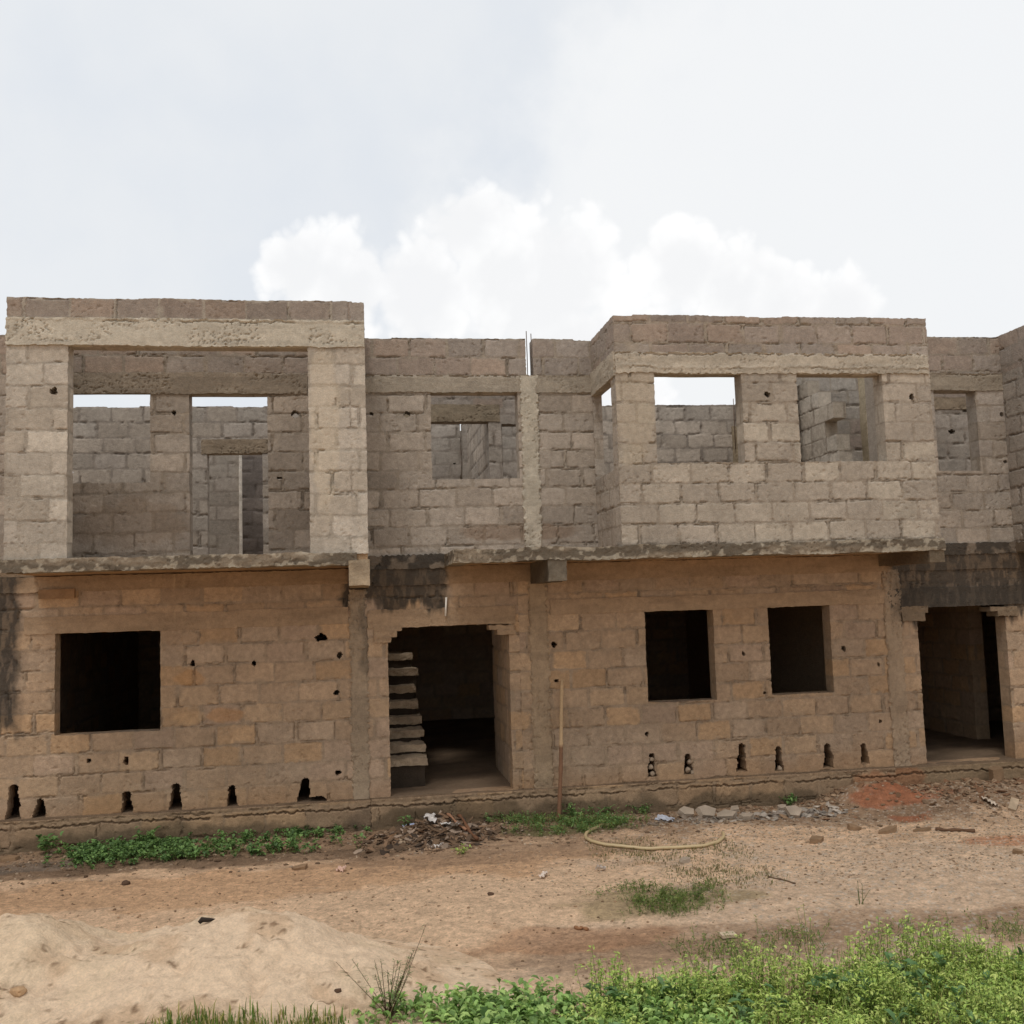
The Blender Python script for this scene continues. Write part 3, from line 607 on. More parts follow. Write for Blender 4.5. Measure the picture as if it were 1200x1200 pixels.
panel('partition_wall', H, 'f', 7.3, X(530, 500, 7.3), X(550, 500, 7.3), SL1-0.02, Zp(540, 505, 7.3), wallfn(170, DGREY, mortD), s=170, res=0.03)
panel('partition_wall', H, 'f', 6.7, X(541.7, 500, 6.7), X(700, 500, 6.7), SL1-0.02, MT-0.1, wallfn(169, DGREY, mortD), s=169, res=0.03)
# behind the right bay
BW = 5.2
panel('partition_wall', H, 'f', BW, X(640, 500, BW), X(862, 500, BW), SL1-0.02, Zp(810, 475, BW), wallfn(171, GREY, mortD), s=171, res=0.02, top=rg(0.012, 28))
xk = X(862, 500, BW)
panel('partition_wall', H, 'l', xk, 3.2, BW+0.2, SL1-0.02, Zp(868, 466, 4.6), wallfn(172, GREY, mortD), s=172, res=0.02)
panel('column', H, 'f', BW-0.04, X(857, 500, BW), X(864, 500, BW), SL1, Zp(860, 500, BW), lambda u, z: concrete(u, z, 173, srgb(150, 134, 110), pit=0.8), s=173, th=0.1, res=0.02)
for px in (857.5, 861.5):
    x, zt = at(px, 468, BW+0.0); tube('rebar', [(x, BW-0.06, zt-0.9), (x+0.005, BW-0.06, zt)], 0.006, rust, STEEL, H)
# stepped broken wall behind the second window
PW = 3.9
panel('partition_wall', H, 'f', PW, X(925, 500, PW), X(1100, 500, PW), SL1-0.02, Zp(985, 436, PW)+0.15, wallfn(174, DGREY+BROWN[:1], mortG), s=174, res=0.02, holes=[hole(942, 510, 2, 3, PW), hole(952, 508, 2, 3, PW)])
xq = X(972, 500, 2.3)
for k, (ya, yb_, za, zb) in enumerate([(2.95, PW, Zp(950, 452, 3.3)-0.244, Zp(950, 452, 3.3)), (2.60, PW, 0, 0), (2.15, PW, 0, 0), (2.45, PW, 0, 0), (2.1, PW, 0, 0), (2.05, PW, 0, 0)]):
    zt = Zp(950, 452, 3.3)-0.244*k
    panel('partition_wall', H, 'l', xq+0.003*(k % 2), ya, yb_, zt-0.242 if k < 5 else SL1, zt, wallfn(175+k, LIGHT, mortG, zo=zt-0.244), s=175+k, res=0.02, th=0.2)
panel('column', H, 'f', 2.6, X(1016, 490, 2.6), X(1027, 490, 2.6), SL1, Zp(1020, 436, 2.6)+0.1, lambda u, z: concrete(u, z, 185, srgb(176, 160, 134), pit=0.8), th=0.2, s=185, res=0.02, warp=0.02)
panel('partition_wall', H, 'f', 2.9, X(1023, 490, 2.9), X(1075, 490, 2.9), SL1, Zp(1020, 436, 2.9)+0.1, wallfn(186, DGREY, mortD), s=186, res=0.025)
# behind the small right window
panel('partition_wall', H, 'f', 3.4, X(1072, 500, 3.4), X(1230, 500, 3.4), SL1-0.02, T3-0.1, wallfn(187, DGREY, mortD, BROWN, B3t), holes=[hole(1115, 506, 6, 3, 3.4), hole(1133, 480, 7, 4, 3.4)], s=187, res=0.02)
panel('ring_beam', H, 'f', 3.4, X(1072, 500, 3.4), X(1150, 500, 3.4), Zp(1100, 480, 3.4), Zp(1100, 466, 3.4), lambda u, z: concrete(u, z, 188, srgb(140, 124, 104), pit=1.1), th=0.05, h0=0.02, s=188, res=0.02)
# ---- ground floor rooms -----------------------------------------------------------
panel('partition_wall', H, 'l', X(601, 840)+0.0, W+0.2, 3.0, BASEZ, 3.18, tanwall(191), s=191, res=0.025)
panel('partition_wall', H, 'r', xc1b-0.15, W+0.2, 9.2, BASEZ, 3.18, tanwall(192), s=192, res=0.03)
panel('partition_wall', H, 'f', 9.2, XL, XR, BASEZ, 3.18, tanwall(193), s=193, res=0.05)
panel('partition_wall', H, 'l', X(1140, 800, 3.0), 3.0, 4.6, BASEZ, 3.18, tanwall(194), s=194, res=0.02)
panel('partition_wall', H, 'f', 4.9, X(1060, 800, 4.9), XR, BASEZ, 3.18, tanwall(195), s=195, res=0.03)
panel('partition_wall', H, 'r', X(1050, 800, W), W+0.2, 9.2, BASEZ, 3.18, tanwall(196), s=196, res=0.03)
box('partition_wall', H, XL-0.2, XL, W, 9.6, 0, 3.3, TAN[0], sub=1.0)
box('partition_wall', H, XR, XR+0.2, W, 9.6, 0, 3.3, TAN[0], sub=1.0)
panel('partition_wall', H, 'r', -4.25, W+0.2, 9.2, BASEZ, 3.18, tanwall(197), s=197, res=0.04)  # unseen wall added to keep the left doorway's light out of the window room
# staircase
st = empty('staircase'); st.parent = H
for k, pe in enumerate((500, 498, 496, 494, 491, 488, 491, 486)):
    y0 = W+0.55+0.31*k; x1 = X(pe, 860, y0)
    z = Zp(475, (889, 873, 856, 840, 822, 804, 784, 766)[k], y0)
    box('step', st, xc1b-0.12, x1+0.0, y0, y0+0.36, z-0.10, z, srgb(166, 146, 122), s=40+k, sub=0.025, amp=0.013)
    box('riser', st, xc1b-0.12, x1-0.03, y0+0.04, y0+0.36, BASEZ+0.01, z-0.085, srgb(62, 52, 42), s=60+k, sub=0.1, amp=0.005)  # coloured much darker than the treads, painting in the shade below them
# stubs of pipe and the plank left in the lintel
x, z = at(523, 700, W-0.03); x2, z2 = at(522, 722, W-0.03)
tube('drain_pipe', [(x, W-0.03, z), (x2, W-0.035, z2)], 0.012, srgb(225, 220, 210), PLAST, H)
xa, za = at(46, 701, W-0.02); xb, zb = at(88, 691, W-0.02)
pk = box('plank', None, xa, xb, W-0.05, W-0.01, (za+zb)/2-0.055, (za+zb)/2+0.055, srgb(140, 110, 80), s=77, sub=0.03, amp=0.003, mat=WOOD)
tag(pk, 'short brown board stuck to the wall under the slab above the big left window', 'board')

# ================================================================== loose things
def rock_mesh(rx, ry, rz, s, flat=False, jag=0.25):
    import bmesh
    bm = bmesh.new(); bmesh.ops.create_icosphere(bm, subdivisions=2, radius=1.0)
    rd = random.Random(s)
    planes = [Vector((rd.gauss(0, 1), rd.gauss(0, 1), rd.gauss(0, 1))).normalized() for _ in range(9)]
    for v in bm.verts:
        n = v.co.normalized(); k = 1.0
        for p in planes:
            dd = n.dot(p)
            if dd > 0.5: k = min(k, 0.62/dd+0.12)
        v.co = n*k*(1+jag*0.3*(rd.random()-0.5))
        v.co.x *= rx; v.co.y *= ry; v.co.z *= rz
    V = np.array([v.co[:] for v in bm.verts]); F = [tuple(v.index for v in f.verts) for f in bm.faces]; bm.free(); return V, F
def slabpiece(lx, ly, lz, s):
    """a broken chunk of block: an irregular prism"""
    rd = random.Random(s); n = rd.choice([4, 5, 5, 6]); pts = []
    for i in range(n):
        a = 2*math.pi*(i+0.3*rd.random())/n; r = 0.8+0.3*rd.random(); pts.append((lx*r*math.cos(a), ly*r*math.sin(a)))
    V = [(x, y, -lz/2) for x, y in pts]+[(x*0.97+rd.uniform(-.01, .01), y*0.97+rd.uniform(-.01, .01), lz/2) for x, y in pts]
    F = [tuple(range(n))[::-1], tuple(range(n, 2*n))]+[(i, (i+1) % n, n+(i+1) % n, n+i) for i in range(n)]
    return np.array(V, float), F
def place(name, V, F, mat, c, loc, rot=(0, 0, 0), smooth=False, s=0):
    col = np.asarray(c)*(1+0.3*(np.random.default_rng(s).random(len(V))-0.5))[:, None]
    o = mesh_obj(name, V, F, mat, None, col, smooth); o.location = loc; o.rotation_euler = rot; return o
def gz(x, y): return float(ground_z(np.array([x]), np.array([y]))[0])

chunks = [  # px, py, half length, half width, thickness, tilt, label
 (805, 958, .13, .09, .06, .5, 'grey broken block chunk lying leftmost in the row below the two small windows'),
 (828, 957, .16, .11, .06, .6, 'biggest flat grey broken block slab leaning in the row at the wall foot'),
 (851, 958, .14, .08, .05, .4, 'thin tilted grey slab piece between two larger ones at the wall foot'),
 (861, 951, .11, .06, .05, .2, 'small pale slab piece lying on top behind the grey chunks at the wall'),
 (875, 960, .12, .07, .06, .1, 'flat pale broken block right of the row of grey chunks by the wall'),
 (931, 957, .12, .10, .05, .7, 'pointed grey slab standing among the gravel right of the small green plant'),
 (916, 949, .07, .05, .05, .4, 'small whitish block fragment left of the pointed grey slab by the wall'),
 (957, 986, .11, .07, .05, .1, 'flat brown broken block lying apart in the middle of the yard, right of the hose'),
 (1130, 918, .13, .11, .18, .0, 'squarish brown block standing against the plinth beside the right doorway'),
 (1040, 973, .15, .06, .05, .1, 'long low brown fragment lying in the rubble line under the right doorway'),
 (1000, 969, .08, .06, .05, .1, 'small brown fragment in the rubble line below the red earth'),
 (1080, 972, .13, .05, .04, .0, 'thin dark brown fragment at the right end of the rubble line'),
 (10, 1008, .12, .10, .04, .0, 'dull grey fragment half sunk in the soil at the far left wall foot'),
 (352, 1016, .09, .06, .04, .1, 'small brown lump in the dark soil strip below the left creeper bed'),
 (803, 1010, .08, .05, .04, .1, 'small brown fragment just below the middle of the hose'),
 (1193, 1003, .07, .05, .04, .1, 'brown fragment by the right frame edge on the gravel'),
]
for i, (px, py, lx, ly, lz, ti, lab) in enumerate(chunks):
    x, y = gnd(px, py); rd = random.Random(i+5)
    V, F = slabpiece(lx, ly, lz, i+3)
    if px == 1130: V = V*np.array([1, 0.9, 1]); y = 0.95
    c = srgb(158, 142, 124) if px < 940 and px > 700 else srgb(134, 108, 82)
    z = gz(x, y)+ly*math.sin(ti)*0.8+lz/2-0.006
    tag(place('broken_block', V, F, STONE, c, (x, y, z), (ti+0.02, rd.uniform(-.2, .2), rd.uniform(-.6, .6) if px != 1130 else 0.5), s=i), lab, 'rubble', 'broken blocks lying along the wall foot')

# bamboo pole leaning on the wall
xa, ya = gnd(655, 964); xb, zb = at(659, 797, W-0.035)
ptsb = [lerp(np.array([xa, 0.93, 0.0]), np.array([xb, W-0.05, zb]), t) + np.array([0.008*math.sin(t*5), 0, 0]) for t in np.linspace(0, 1, 34)]
pole = tube('bamboo_pole', ptsb, 0.026, lambda i: srgb(186, 158, 122) if i > 17 else srgb(120, 88, 66), WOOD, None, 12, lambda i: 0.026+(0.006 if i % 6 == 0 else 0)-0.006*i/34)
tag(pole, 'slim weathered bamboo pole leaning upright on the wall right of the doorway', 'pole')
# yellow hose on the ground
hp = [(718, 969), (705, 971), (694, 975), (687, 981), (688, 987), (697, 991), (715, 993.5), (740, 994.5), (770, 994.5), (800, 993.5), (825, 992), (841, 988), (848, 983), (847, 979)]
hpw = [np.array([*gnd(a, b), 0]) for a, b in hp]; hh = []
for i in range(len(hpw)-1):
    p0, p1, p2, p3 = hpw[max(i-1, 0)], hpw[i], hpw[i+1], hpw[min(i+2, len(hpw)-1)]
    for t in np.linspace(0, 1, 6)[:-1]:
        q = 0.5*((2*p1)+(-p0+p2)*t+(2*p0-5*p1+4*p2-p3)*t*t+(-p0+3*p1-3*p2+p3)*t**3); q[2] = gz(q[0], q[1])+0.022; hh.append(q)
q = hpw[-1].copy(); q[2] = gz(q[0], q[1])+0.022; hh.append(q)
tag(tube('hose', hh, 0.019, srgb(186, 164, 124), PLAST, None, 10), 'stiff yellow hose lying in a long shallow curve on the ground', 'hose')

# rubbish heap by the doorway
def sheet(nu, nv, lx, ly, s, amp):
    u, v = np.meshgrid(np.linspace(-1, 1, nu), np.linspace(-1, 1, nv), indexing='ij')
    z = amp*(fbm(u*2+s, v*2, s, 3)-0.3)*2 + amp*0.6*np.abs(np.sin(u*5+v*3+s)); r = 0.75+0.5*fbm(u*2, v*2, s+9, 2)
    V = np.stack([u*lx*r, v*ly*r, z], -1).reshape(-1, 3); ii = np.arange(nu*nv).reshape(nu, nv)
    F = np.stack([ii[:-1, :-1], ii[1:, :-1], ii[1:, 1:], ii[:-1, 1:]], -1).reshape(-1, 4)
    # give the film thickness
    n = len(V); V2 = np.concatenate([V, V-np.array([0, 0, 0.004])]); F2 = np.concatenate([F, F[:, ::-1]+n]); return V2, F2
for i, (px, py, lx, ly, c, lab, nm) in enumerate([
    (508, 962, .10, .06, srgb(196, 196, 200), 'crumpled grey plastic bag at the top of the rubbish heap', 'plastic_bag'),
    (505, 974, .13, .08, srgb(206, 198, 190), 'white crumpled bag lying across the middle of the rubbish heap', 'plastic_bag'),
    (529, 976, .11, .07, srgb(210, 204, 196), 'pale torn bag on the right flank of the rubbish heap', 'plastic_bag'),
    (512, 988, .08, .05, srgb(200, 190, 180), 'dirty white scrap at the front foot of the rubbish heap', 'plastic_bag'),
    (780, 963, .13, .05, srgb(176, 178, 186), 'bluish grey plastic film lying by the wall above the hose', 'plastic_bag'),
    (540, 957, .12, .05, srgb(158, 138, 118), 'brown scrap of cardboard on top of the rubbish heap', 'cardboard'),
    (1160, 945, .14, .05, srgb(196, 178, 158), 'pale paper scrap on the earth slope right of the doorway', 'paper_scrap'),
    (704, 1020, .05, .03, srgb(220, 212, 204), 'small white scrap lying on the sandy track below the hose', 'paper_scrap'),
    (638, 1029, .06, .025, srgb(214, 196, 180), 'small pale scrap on the sandy track left of centre', 'paper_scrap'),
    (400, 1020, .06, .03, srgb(206, 170, 150), 'pinkish scrap lying near the left creeper bed end', 'paper_scrap')]):
    x, y = gnd(px, py, 0.08 if 480 < px < 560 else 0.0); V, F = sheet(14, 12, lx, ly, 300+i, 0.03)
    o = mesh_obj(nm, V, F, PLAST if nm == 'plastic_bag' else WOOD, None, np.tile(c, (len(V), 1))*(1+0.2*(np.random.default_rng(i).random((len(V), 1))-.5)))
    o.location = (x, y, gz(x, y)+0.012 + (0.03 if 480 < px < 560 else 0)); o.rotation_euler = (0.35, 0.1*(i % 3-1), i*1.3)
    tag(o, lab, {'plastic_bag': 'bag', 'cardboard': 'cardboard', 'paper_scrap': 'scrap'}[nm])
# blue bottle-like tube
x, y = gnd(480, 974); bt = empty('plastic_bottle', (x, y, gz(x, y)+0.03)); tag(bt, 'bluish crushed plastic bottle at the left foot of the rubbish heap', 'bottle')
tube('body', [(-.09, 0, 0), (-.085, 0, 0), (.05, .03, .01), (.07, .035, .012), (.085, .04, .012)], .03, srgb(165, 175, 200), PLAST, bt, 12, lambda i: (.02, .03, .03, .02, .012)[i])
tube('cap', [(.086, .04, .012), (.105, .044, .013)], .014, srgb(210, 210, 215), PLAST, bt, 10)
# sticks and boards
for i, (a, b, r, c, lab, nm, cat) in enumerate([
    ((537, 977), (560, 990), .022, srgb(112, 78, 56), 'dark brown stick sloping off the right side of the rubbish heap', 'stick', 'stick'),
    ((525, 980), (547, 985), .018, srgb(150, 110, 84), 'reddish stick crossing the right side of the rubbish heap', 'stick', 'stick'),
    ((456, 984), (478, 975), .018, srgb(120, 90, 64), 'brown stick lying left of the rubbish heap', 'stick', 'stick'),
    ((674, 1087), (688, 1089), .017, srgb(140, 100, 70), 'short stub of wood alone on the open sand', 'stick', 'stick'),
    ((900, 1029), (931, 1036), .010, srgb(100, 80, 62), 'thin twig lying on the grey gravel', 'stick', 'stick'),
    ((1095, 970), (1142, 975), .024, srgb(104, 78, 58), 'long dark root like stick on the ground right of the rubble', 'stick', 'stick'),
    ((236, 1083), (252, 1080), .016, srgb(52, 44, 38), 'black curled scrap on the crest of the sand heap', 'stick', 'stick')]):
    p, q = gnd(*a), gnd(*b)
    zz_ = 0.0
    pts = [np.array([lerp(p[0], q[0], t), lerp(p[1], q[1], t)+0.02*math.sin(t*7+i), 0]) for t in np.linspace(0, 1, 9)]
    if a[0] == 236: continue
    for v in pts: v[2] = gz(v[0], v[1])+r*0.7+(0.04 if 520 < a[0] < 545 else 0)
    tag(tube(nm, pts, r, c, WOOD, None, 8, lambda k, r=r: r*(0.8+0.3*math.sin(k*1.9))), lab, cat)
for i, (px, py, L_, c, lab) in enumerate([(1188, 947, .26, srgb(172, 150, 124), 'short pale board tilted on the rubble slope at the right frame edge'), (845+8, 1095, .12, srgb(198, 178, 150), 'small pale chip of board on the ground above the weeds')]):
    x, y = gnd(px, py); o = box('board', None, -L_/2, L_/2, -.045, .045, -.012, .012, c, s=90+i, sub=.03, amp=.002, mat=WOOD)
    o.location = (x, y, gz(x, y)+0.05-0.03*i); o.rotation_euler = (0.3*(1-i), -0.35*(1-i), 0.8*(1-i)); tag(o, lab, 'board')
# stones jammed in the vents
sl = ['top stone wedged in the leftmost slit of the right wall', 'middle stone wedged in the leftmost slit of the right wall', 'bottom stone wedged in the leftmost slit of the right wall',
      'upper stone wedged in the second slit of the right wall', 'lower left stone wedged in the second slit of the right wall', 'lowest stone wedged in the second slit of the right wall', 'single stone at the bottom of the fourth slit of the right wall']
for i, (px, py, r) in enumerate([(764, 890, .035), (763, 899, .04), (765, 907, .04), (808, 893, .035), (806, 902, .045), (812, 905, .035), (914, 901, .045)]):
    x, z = at(px, py, W+0.02); V, F = rock_mesh(r, r*0.9, r*0.95, 500+i)
    tag(place('stone', V, F, STONE, srgb(150, 132, 112), (x, W+0.03, z), s=i), sl[i], 'stone', 'stones wedged in the vent slits')

# gravel, clods and chips: uncountable
def gravel(name, n, region, sizes, cols, label, s, shard=0.0):
    g = np.random.default_rng(s); Vs = []; Fs = []; Cs = []; k = 0
    protos = [rock_mesh(1, 1, 0.6, 700+i) for i in range(5)]
    protos = [(V[:0], F) for V, F in protos]
    # light 12-vertex stones
    import bmesh
    bm = bmesh.new(); bmesh.ops.create_icosphere(bm, subdivisions=1, radius=1.0); bv = np.array([v.co[:] for v in bm.verts]); bf = np.array([[v.index for v in f.verts] for f in bm.faces]); bm.free()
    for _ in range(n):
        x, y = region(g)
        if ((x-gLat[0])/0.5)**2+((y-0.6)/0.6)**2 < 1 and g.random() < 0.85: continue
        r = sizes[0]+(sizes[1]-sizes[0])*g.random()**3
        V = bv*(0.7+0.6*g.random(bv.shape))*np.array([r, r*(0.6+0.5*g.random()), r*0.55]); a = g.random()*6.28
        R = np.array([[math.cos(a), -math.sin(a), 0], [math.sin(a), math.cos(a), 0], [0, 0, 1]]); V = V@R.T
        if shard:
            V = V*np.array([1+shard*g.random(), 1, 0.5]); t = g.normal(0, .5); V = V@np.array([[math.cos(t), 0, math.sin(t)], [0, 1, 0], [-math.sin(t), 0, math.cos(t)]]).T@R
        Vs.append((V, x, y, r)); Cs.append(np.tile(cols[int(g.random()*len(cols))]*(0.75+0.5*g.random()), (len(bv), 1)))
        Fs.append(bf+k); k += len(bv)
    xs = np.array([v[1] for v in Vs]); ys = np.array([v[2] for v in Vs]); zs = ground_z(xs, ys)
    VV = np.concatenate([v[0]+np.array([v[1], v[2], zs[i]+v[3]*0.15]) for i, v in enumerate(Vs)])
    o = mesh_obj(name, VV, np.concatenate(Fs), STONE, None, np.concatenate(Cs), False)
    tag(o, label, 'gravel', kind='stuff'); return o
def reg_wall(g):
    x = g.uniform(-4.5, 9.5); y = 1.1-abs(g.normal(0, 0.55)); return x, y
def reg_right(g):
    x = g.normal(6.0, 2.3); y = g.uniform(-2.5, 1.05); return (x, y)
def reg_all(g): return g.uniform(-4.5, 9.5), g.uniform(-4.5, 1.0)
def reg_heap(g): return gHeap[0]+g.normal(0, .33), 0.5+g.normal(0, .24)
def reg_grey(g): c = gnd(932, 954); return c[0]+g.normal(0, .28), c[1]+g.normal(0, .10)
def reg_slope(g): return g.normal(gR[0]+0.3, 1.3), 1.1-abs(g.normal(0, .4))
gravel('gravel', 6500, reg_wall, (.005, .032), [srgb(120, 98, 76), srgb(150, 130, 108), srgb(100, 80, 62)], 'scattered brown chips and clods in the soil strip along the wall', 1)
gravel('gravel', 13000, reg_right, (.003, .017), [srgb(172, 154, 132), srgb(156, 136, 114), srgb(140, 118, 94)], 'pale gravel spread over the right half of the yard', 2)
gravel('gravel', 4500, reg_all, (.003, .018), [srgb(150, 122, 94), srgb(124, 100, 76)], 'small loose stones strewn thinly over the whole yard', 3)
gravel('debris', 1500, reg_heap, (.008, .06), [srgb(96, 78, 62), srgb(124, 98, 76), srgb(110, 88, 68), srgb(70, 58, 48), srgb(150, 130, 112)], 'brown mixed debris heaped on the ground in front of the doorway plinth', 4, 1.6)
gravel('rubble', 1500, reg_slope, (.008, .055), [srgb(132, 106, 82), srgb(146, 122, 98), srgb(124, 92, 68)], 'crumbled block rubble on the earth slope under the right doorway', 5, 0.8)

gravel('rubble', 260, reg_grey, (.015, .07), [srgb(150, 140, 128), srgb(128, 116, 104), srgb(170, 158, 144)], 'grey stone rubble around the pointed slab at the wall foot', 6, 0.6)
def reg_row(g): c = gnd(835, 962); return c[0]+g.normal(0, .45), c[1]+g.normal(0, .07)
gravel('rubble', 220, reg_row, (.012, .05), [srgb(150, 138, 124), srgb(120, 106, 92)], 'small grey chips among the row of broken block chunks', 7, 0.8)
# ================================================================== sand heap
cx1, cy1 = -2.55, -3.75; cx2, cy2 = -0.85, -3.7
def heap_z(x, y):
    def ridge(cx, cy, rx, ry, h): 
        d = np.sqrt(((x-cx)/rx)**2+((y-cy)/ry)**2+0.006); return h*np.clip(1-d, 0, 1)**1.15
    def ridge(cx, cy, rx, ry, h):
        d = ((x-cx)/rx)**2+((y-cy)/ry)**2; return h*np.clip(1-d, 0, 1)**1.5
    a = np.log(np.exp(12*ridge(-2.40, -3.85, 1.05, 1.35, 0.63))+np.exp(12*ridge(-1.5, -3.9, 2.6, 1.5, 0.36))-1)/12; b = ridge(-0.86, -3.85, 1.35, 1.30, 0.53)
    c = ridge(-1.5, -4.7, 2.8, 1.7, 0.36)
    z = np.log(np.exp(a*9)+np.exp(b*9)+np.exp(c*9)-2)/9
    k = sst(z, 0.0, 0.15)
    z = z + k*(0.13*(fbm(x*2.0, y*2.4, 301, 3)-0.5)+0.085*(fbm(x*6, y*6, 302, 4)-0.5)+0.034*(fbm(x*20, y*20, 303, 3)-0.5))
    z = z - k*0.03*sst(vn(x*6, y*6, 305), 0.70, 0.9)
    return z
hx = np.arange(-5.6, 1.4, 0.02); hy = np.arange(-6.4, -1.7, 0.02)
HX, HY = np.meshgrid(hx, hy, indexing='ij'); HZ = heap_z(HX, HY)
hcol = np.tile(srgb(228, 199, 167), HX.shape+(1,))
hf = fbm(HX*3, HY*3, 311, 4); hcol = paintmix(hcol, srgb(198, 164, 130), sst(hf, 0.5, 0.66)*0.6); hcol = paintmix(hcol, srgb(218, 192, 158), sst(fbm(HX*1.6, HY*1.6, 312, 3)+0.5*(HZ-0.3), 0.5, 0.62)*0.5)
hcol = paintmix(hcol, srgb(120, 92, 66), sst(fbm(HX*24, HY*24, 313, 2), 0.70, 0.80)*sst(hf, 0.40, 0.54)*0.8)
HZ2 = HZ + ground_z(HX, HY)*1.0 - 0.03*sst(-HZ, -0.02, 0.0) - 0.004
ii = np.arange(HX.size).reshape(HX.shape); hq = np.stack([ii[:-1, :-1], ii[1:, :-1], ii[1:, 1:], ii[:-1, 1:]], -1).reshape(-1, 4)
hkeep = (HZ.ravel()[hq] > -0.005).any(1); hq = hq[(HZ.ravel()[hq] > 0.0005).any(1)]
us_ = np.zeros(HX.size, bool); us_[hq.ravel()] = True; rm_ = np.cumsum(us_)-1
tag(mesh_obj('sand_heap', np.stack([HX, HY, HZ2], -1).reshape(-1, 3)[us_], rm_[hq], SAND, None, hcol.reshape(-1, 3)[us_]), 'low pale sand heap with two soft humps in the left foreground', 'sand heap')
def surf_z(x, y): return max(gz(x, y), float(heap_z(np.array([x]), np.array([y]))[0]+gz(x, y)))
def onsurf(px, py):
    a = ray(px, py); 
    for t in np.arange(5, 20, 0.02):
        p = CAM+a*t
        if p[2] < surf_z(p[0], p[1]): return p
    return p
p = onsurf(240, 1083); tag(tube('twig', [p+np.array([-.04, 0, .012]), p+np.array([-.02, .01, .03]), p+np.array([.02, 0, .028]), p+np.array([.07, .02, .02]), p+np.array([.12, .01, .012])], .012, srgb(48, 40, 34), WOOD, None, 8, lambda k: (.014, .02, .016, .007, .003)[k]), 'black crooked twig lying on the right hump of the sand heap', 'twig')
for i, (px, py, r, lab) in enumerate([(148, 1037, .055, 'dark clod lying alone on the tan track behind the sand heap'), (22, 1165, .06, 'brown clod half sunk in the left flank of the sand heap'), (575, 1049, .035, 'small brown clod on the open track below the rubbish heap'), (396, 1163, .03, 'tiny dark clod at the right foot of the sand heap')]):
    p = onsurf(px, py); V, F = rock_mesh(r, r*.8, r*.6, 800+i); tag(place('clod', V, F, STONE, srgb(84, 64, 50) if i != 1 else srgb(170, 138, 104), (p[0], p[1], p[2]+r*.3), s=i), lab, 'clod')

# ================================================================== vegetation
def leaves(name, P, size, cols, s, shape=0.45, parent=None, stems=None, fold=0.25, up=0.55, droop=0.3, kind=None, label=None, cat=None, group=None, loc=None):
    """P: leaf base points (n,3); each leaf a folded, bent blade of six vertices and four faces"""
    g = np.random.default_rng(s); n = len(P); az = g.random(n)*2*np.pi; el = np.clip(g.normal(up, 0.35, n), -0.5, 1.35)
    L_ = size[0]+(size[1]-size[0])*g.random(n); Wd = L_*shape*(0.8+0.4*g.random(n))
    d = np.stack([np.cos(az)*np.cos(el), np.sin(az)*np.cos(el), np.sin(el)], 1); sd = np.stack([-np.sin(az), np.cos(az), np.zeros(n)], 1)
    nr = np.cross(d, sd); nr[:, 2] = np.abs(nr[:, 2])
    def pt(t, w, dr, fo): return P + d*(L_*t)[:, None] + sd*(Wd*w)[:, None] + nr*(Wd*fo)[:, None] - np.array([0, 0, 1.0])*(L_*dr*droop)[:, None]
    v = [pt(0, 0, 0, 0), pt(.35, .42, .1, fold), pt(.75, .32, .45, fold*.8), pt(1, 0, 1.0, 0), pt(.75, -.32, .45, fold*.8), pt(.35, -.42, .1, fold), pt(.38, 0, .08, 0), pt(.76, 0, .42, 0)]
    V = np.stack(v, 1).reshape(-1, 3)
    b = (np.arange(n)*8)[:, None]
    F = np.concatenate([b+np.array([[0, 1, 6, 6]]), b+np.array([[1, 2, 7, 6]]), b+np.array([[2, 3, 7, 7]]), b+np.array([[0, 6, 5, 5]]), b+np.array([[6, 7, 4, 5]]), b+np.array([[7, 3, 4, 4]])])
    tri = np.concatenate([F[:n, :3], F[2*n:3*n, :3], F[3*n:4*n, :3], F[5*n:, :3], F[n:2*n][:, [0, 1, 2]], F[n:2*n][:, [0, 2, 3]], F[4*n:5*n][:, [0, 1, 2]], F[4*n:5*n][:, [0, 2, 3]]])
    cc = np.array(cols)[(g.random(n)*len(cols)).astype(int)]*(0.75+0.5*g.random(n))[:, None]; C = np.repeat(cc, 8, 0)
    if stems is not None:
        sv, sf, sc = stems; tri = np.concatenate([tri, sf+len(V)]); V = np.concatenate([V, sv]); C = np.concatenate([C, sc])
    o = mesh_obj(name, V, tri, LEAF, parent, C, True)
    return tag(o, label, cat, group, kind)
def stem_geo(A, B, r, c):
    """thin three sided stems from A to B (n,3)"""
    n = len(A); ang = np.array([0, 2.094, 4.189]); off = np.stack([np.cos(ang), np.sin(ang), ang*0], 1)*r
    V = np.concatenate([A[:, None]+off[None], B[:, None]+off[None]*0.4], 1).reshape(-1, 3); b = (np.arange(n)*6)[:, None]
    F = np.concatenate([b+np.array([[i, (i+1) % 3, 3+(i+1) % 3]]) for i in range(3)]+[b+np.array([[i, 3+(i+1) % 3, 3+i]]) for i in range(3)])
    return V, F, np.tile(np.asarray(c), (len(V), 1))
def cover(name, pts, hgt, nleaf, size, cols, s, label, shape=0.45, cat='weeds', stemc=srgb(120, 140, 70), lean=0.15, **k):
    """pts: (n,2) plants; each has a stem with leaves up it; one object"""
    g = np.random.default_rng(s); n = len(pts); h = hgt(g, pts, n); gzv = ground_z(pts[:, 0], pts[:, 1])
    A = np.stack([pts[:, 0], pts[:, 1], gzv], 1); B = A+np.stack([g.normal(0, lean, n)*h, g.normal(0, lean, n)*h, h], 1)
    t = 0.25+0.75*np.sqrt(g.random((n, nleaf))); P = (A[:, None]*(1-t[..., None])+B[:, None]*t[..., None]).reshape(-1, 3)
    P = P+g.normal(0, 0.012, P.shape)
    return leaves(name, P, size, cols, s, shape, stems=stem_geo(A, B, 0.003, stemc), kind='stuff', label=label, cat=cat, **k)
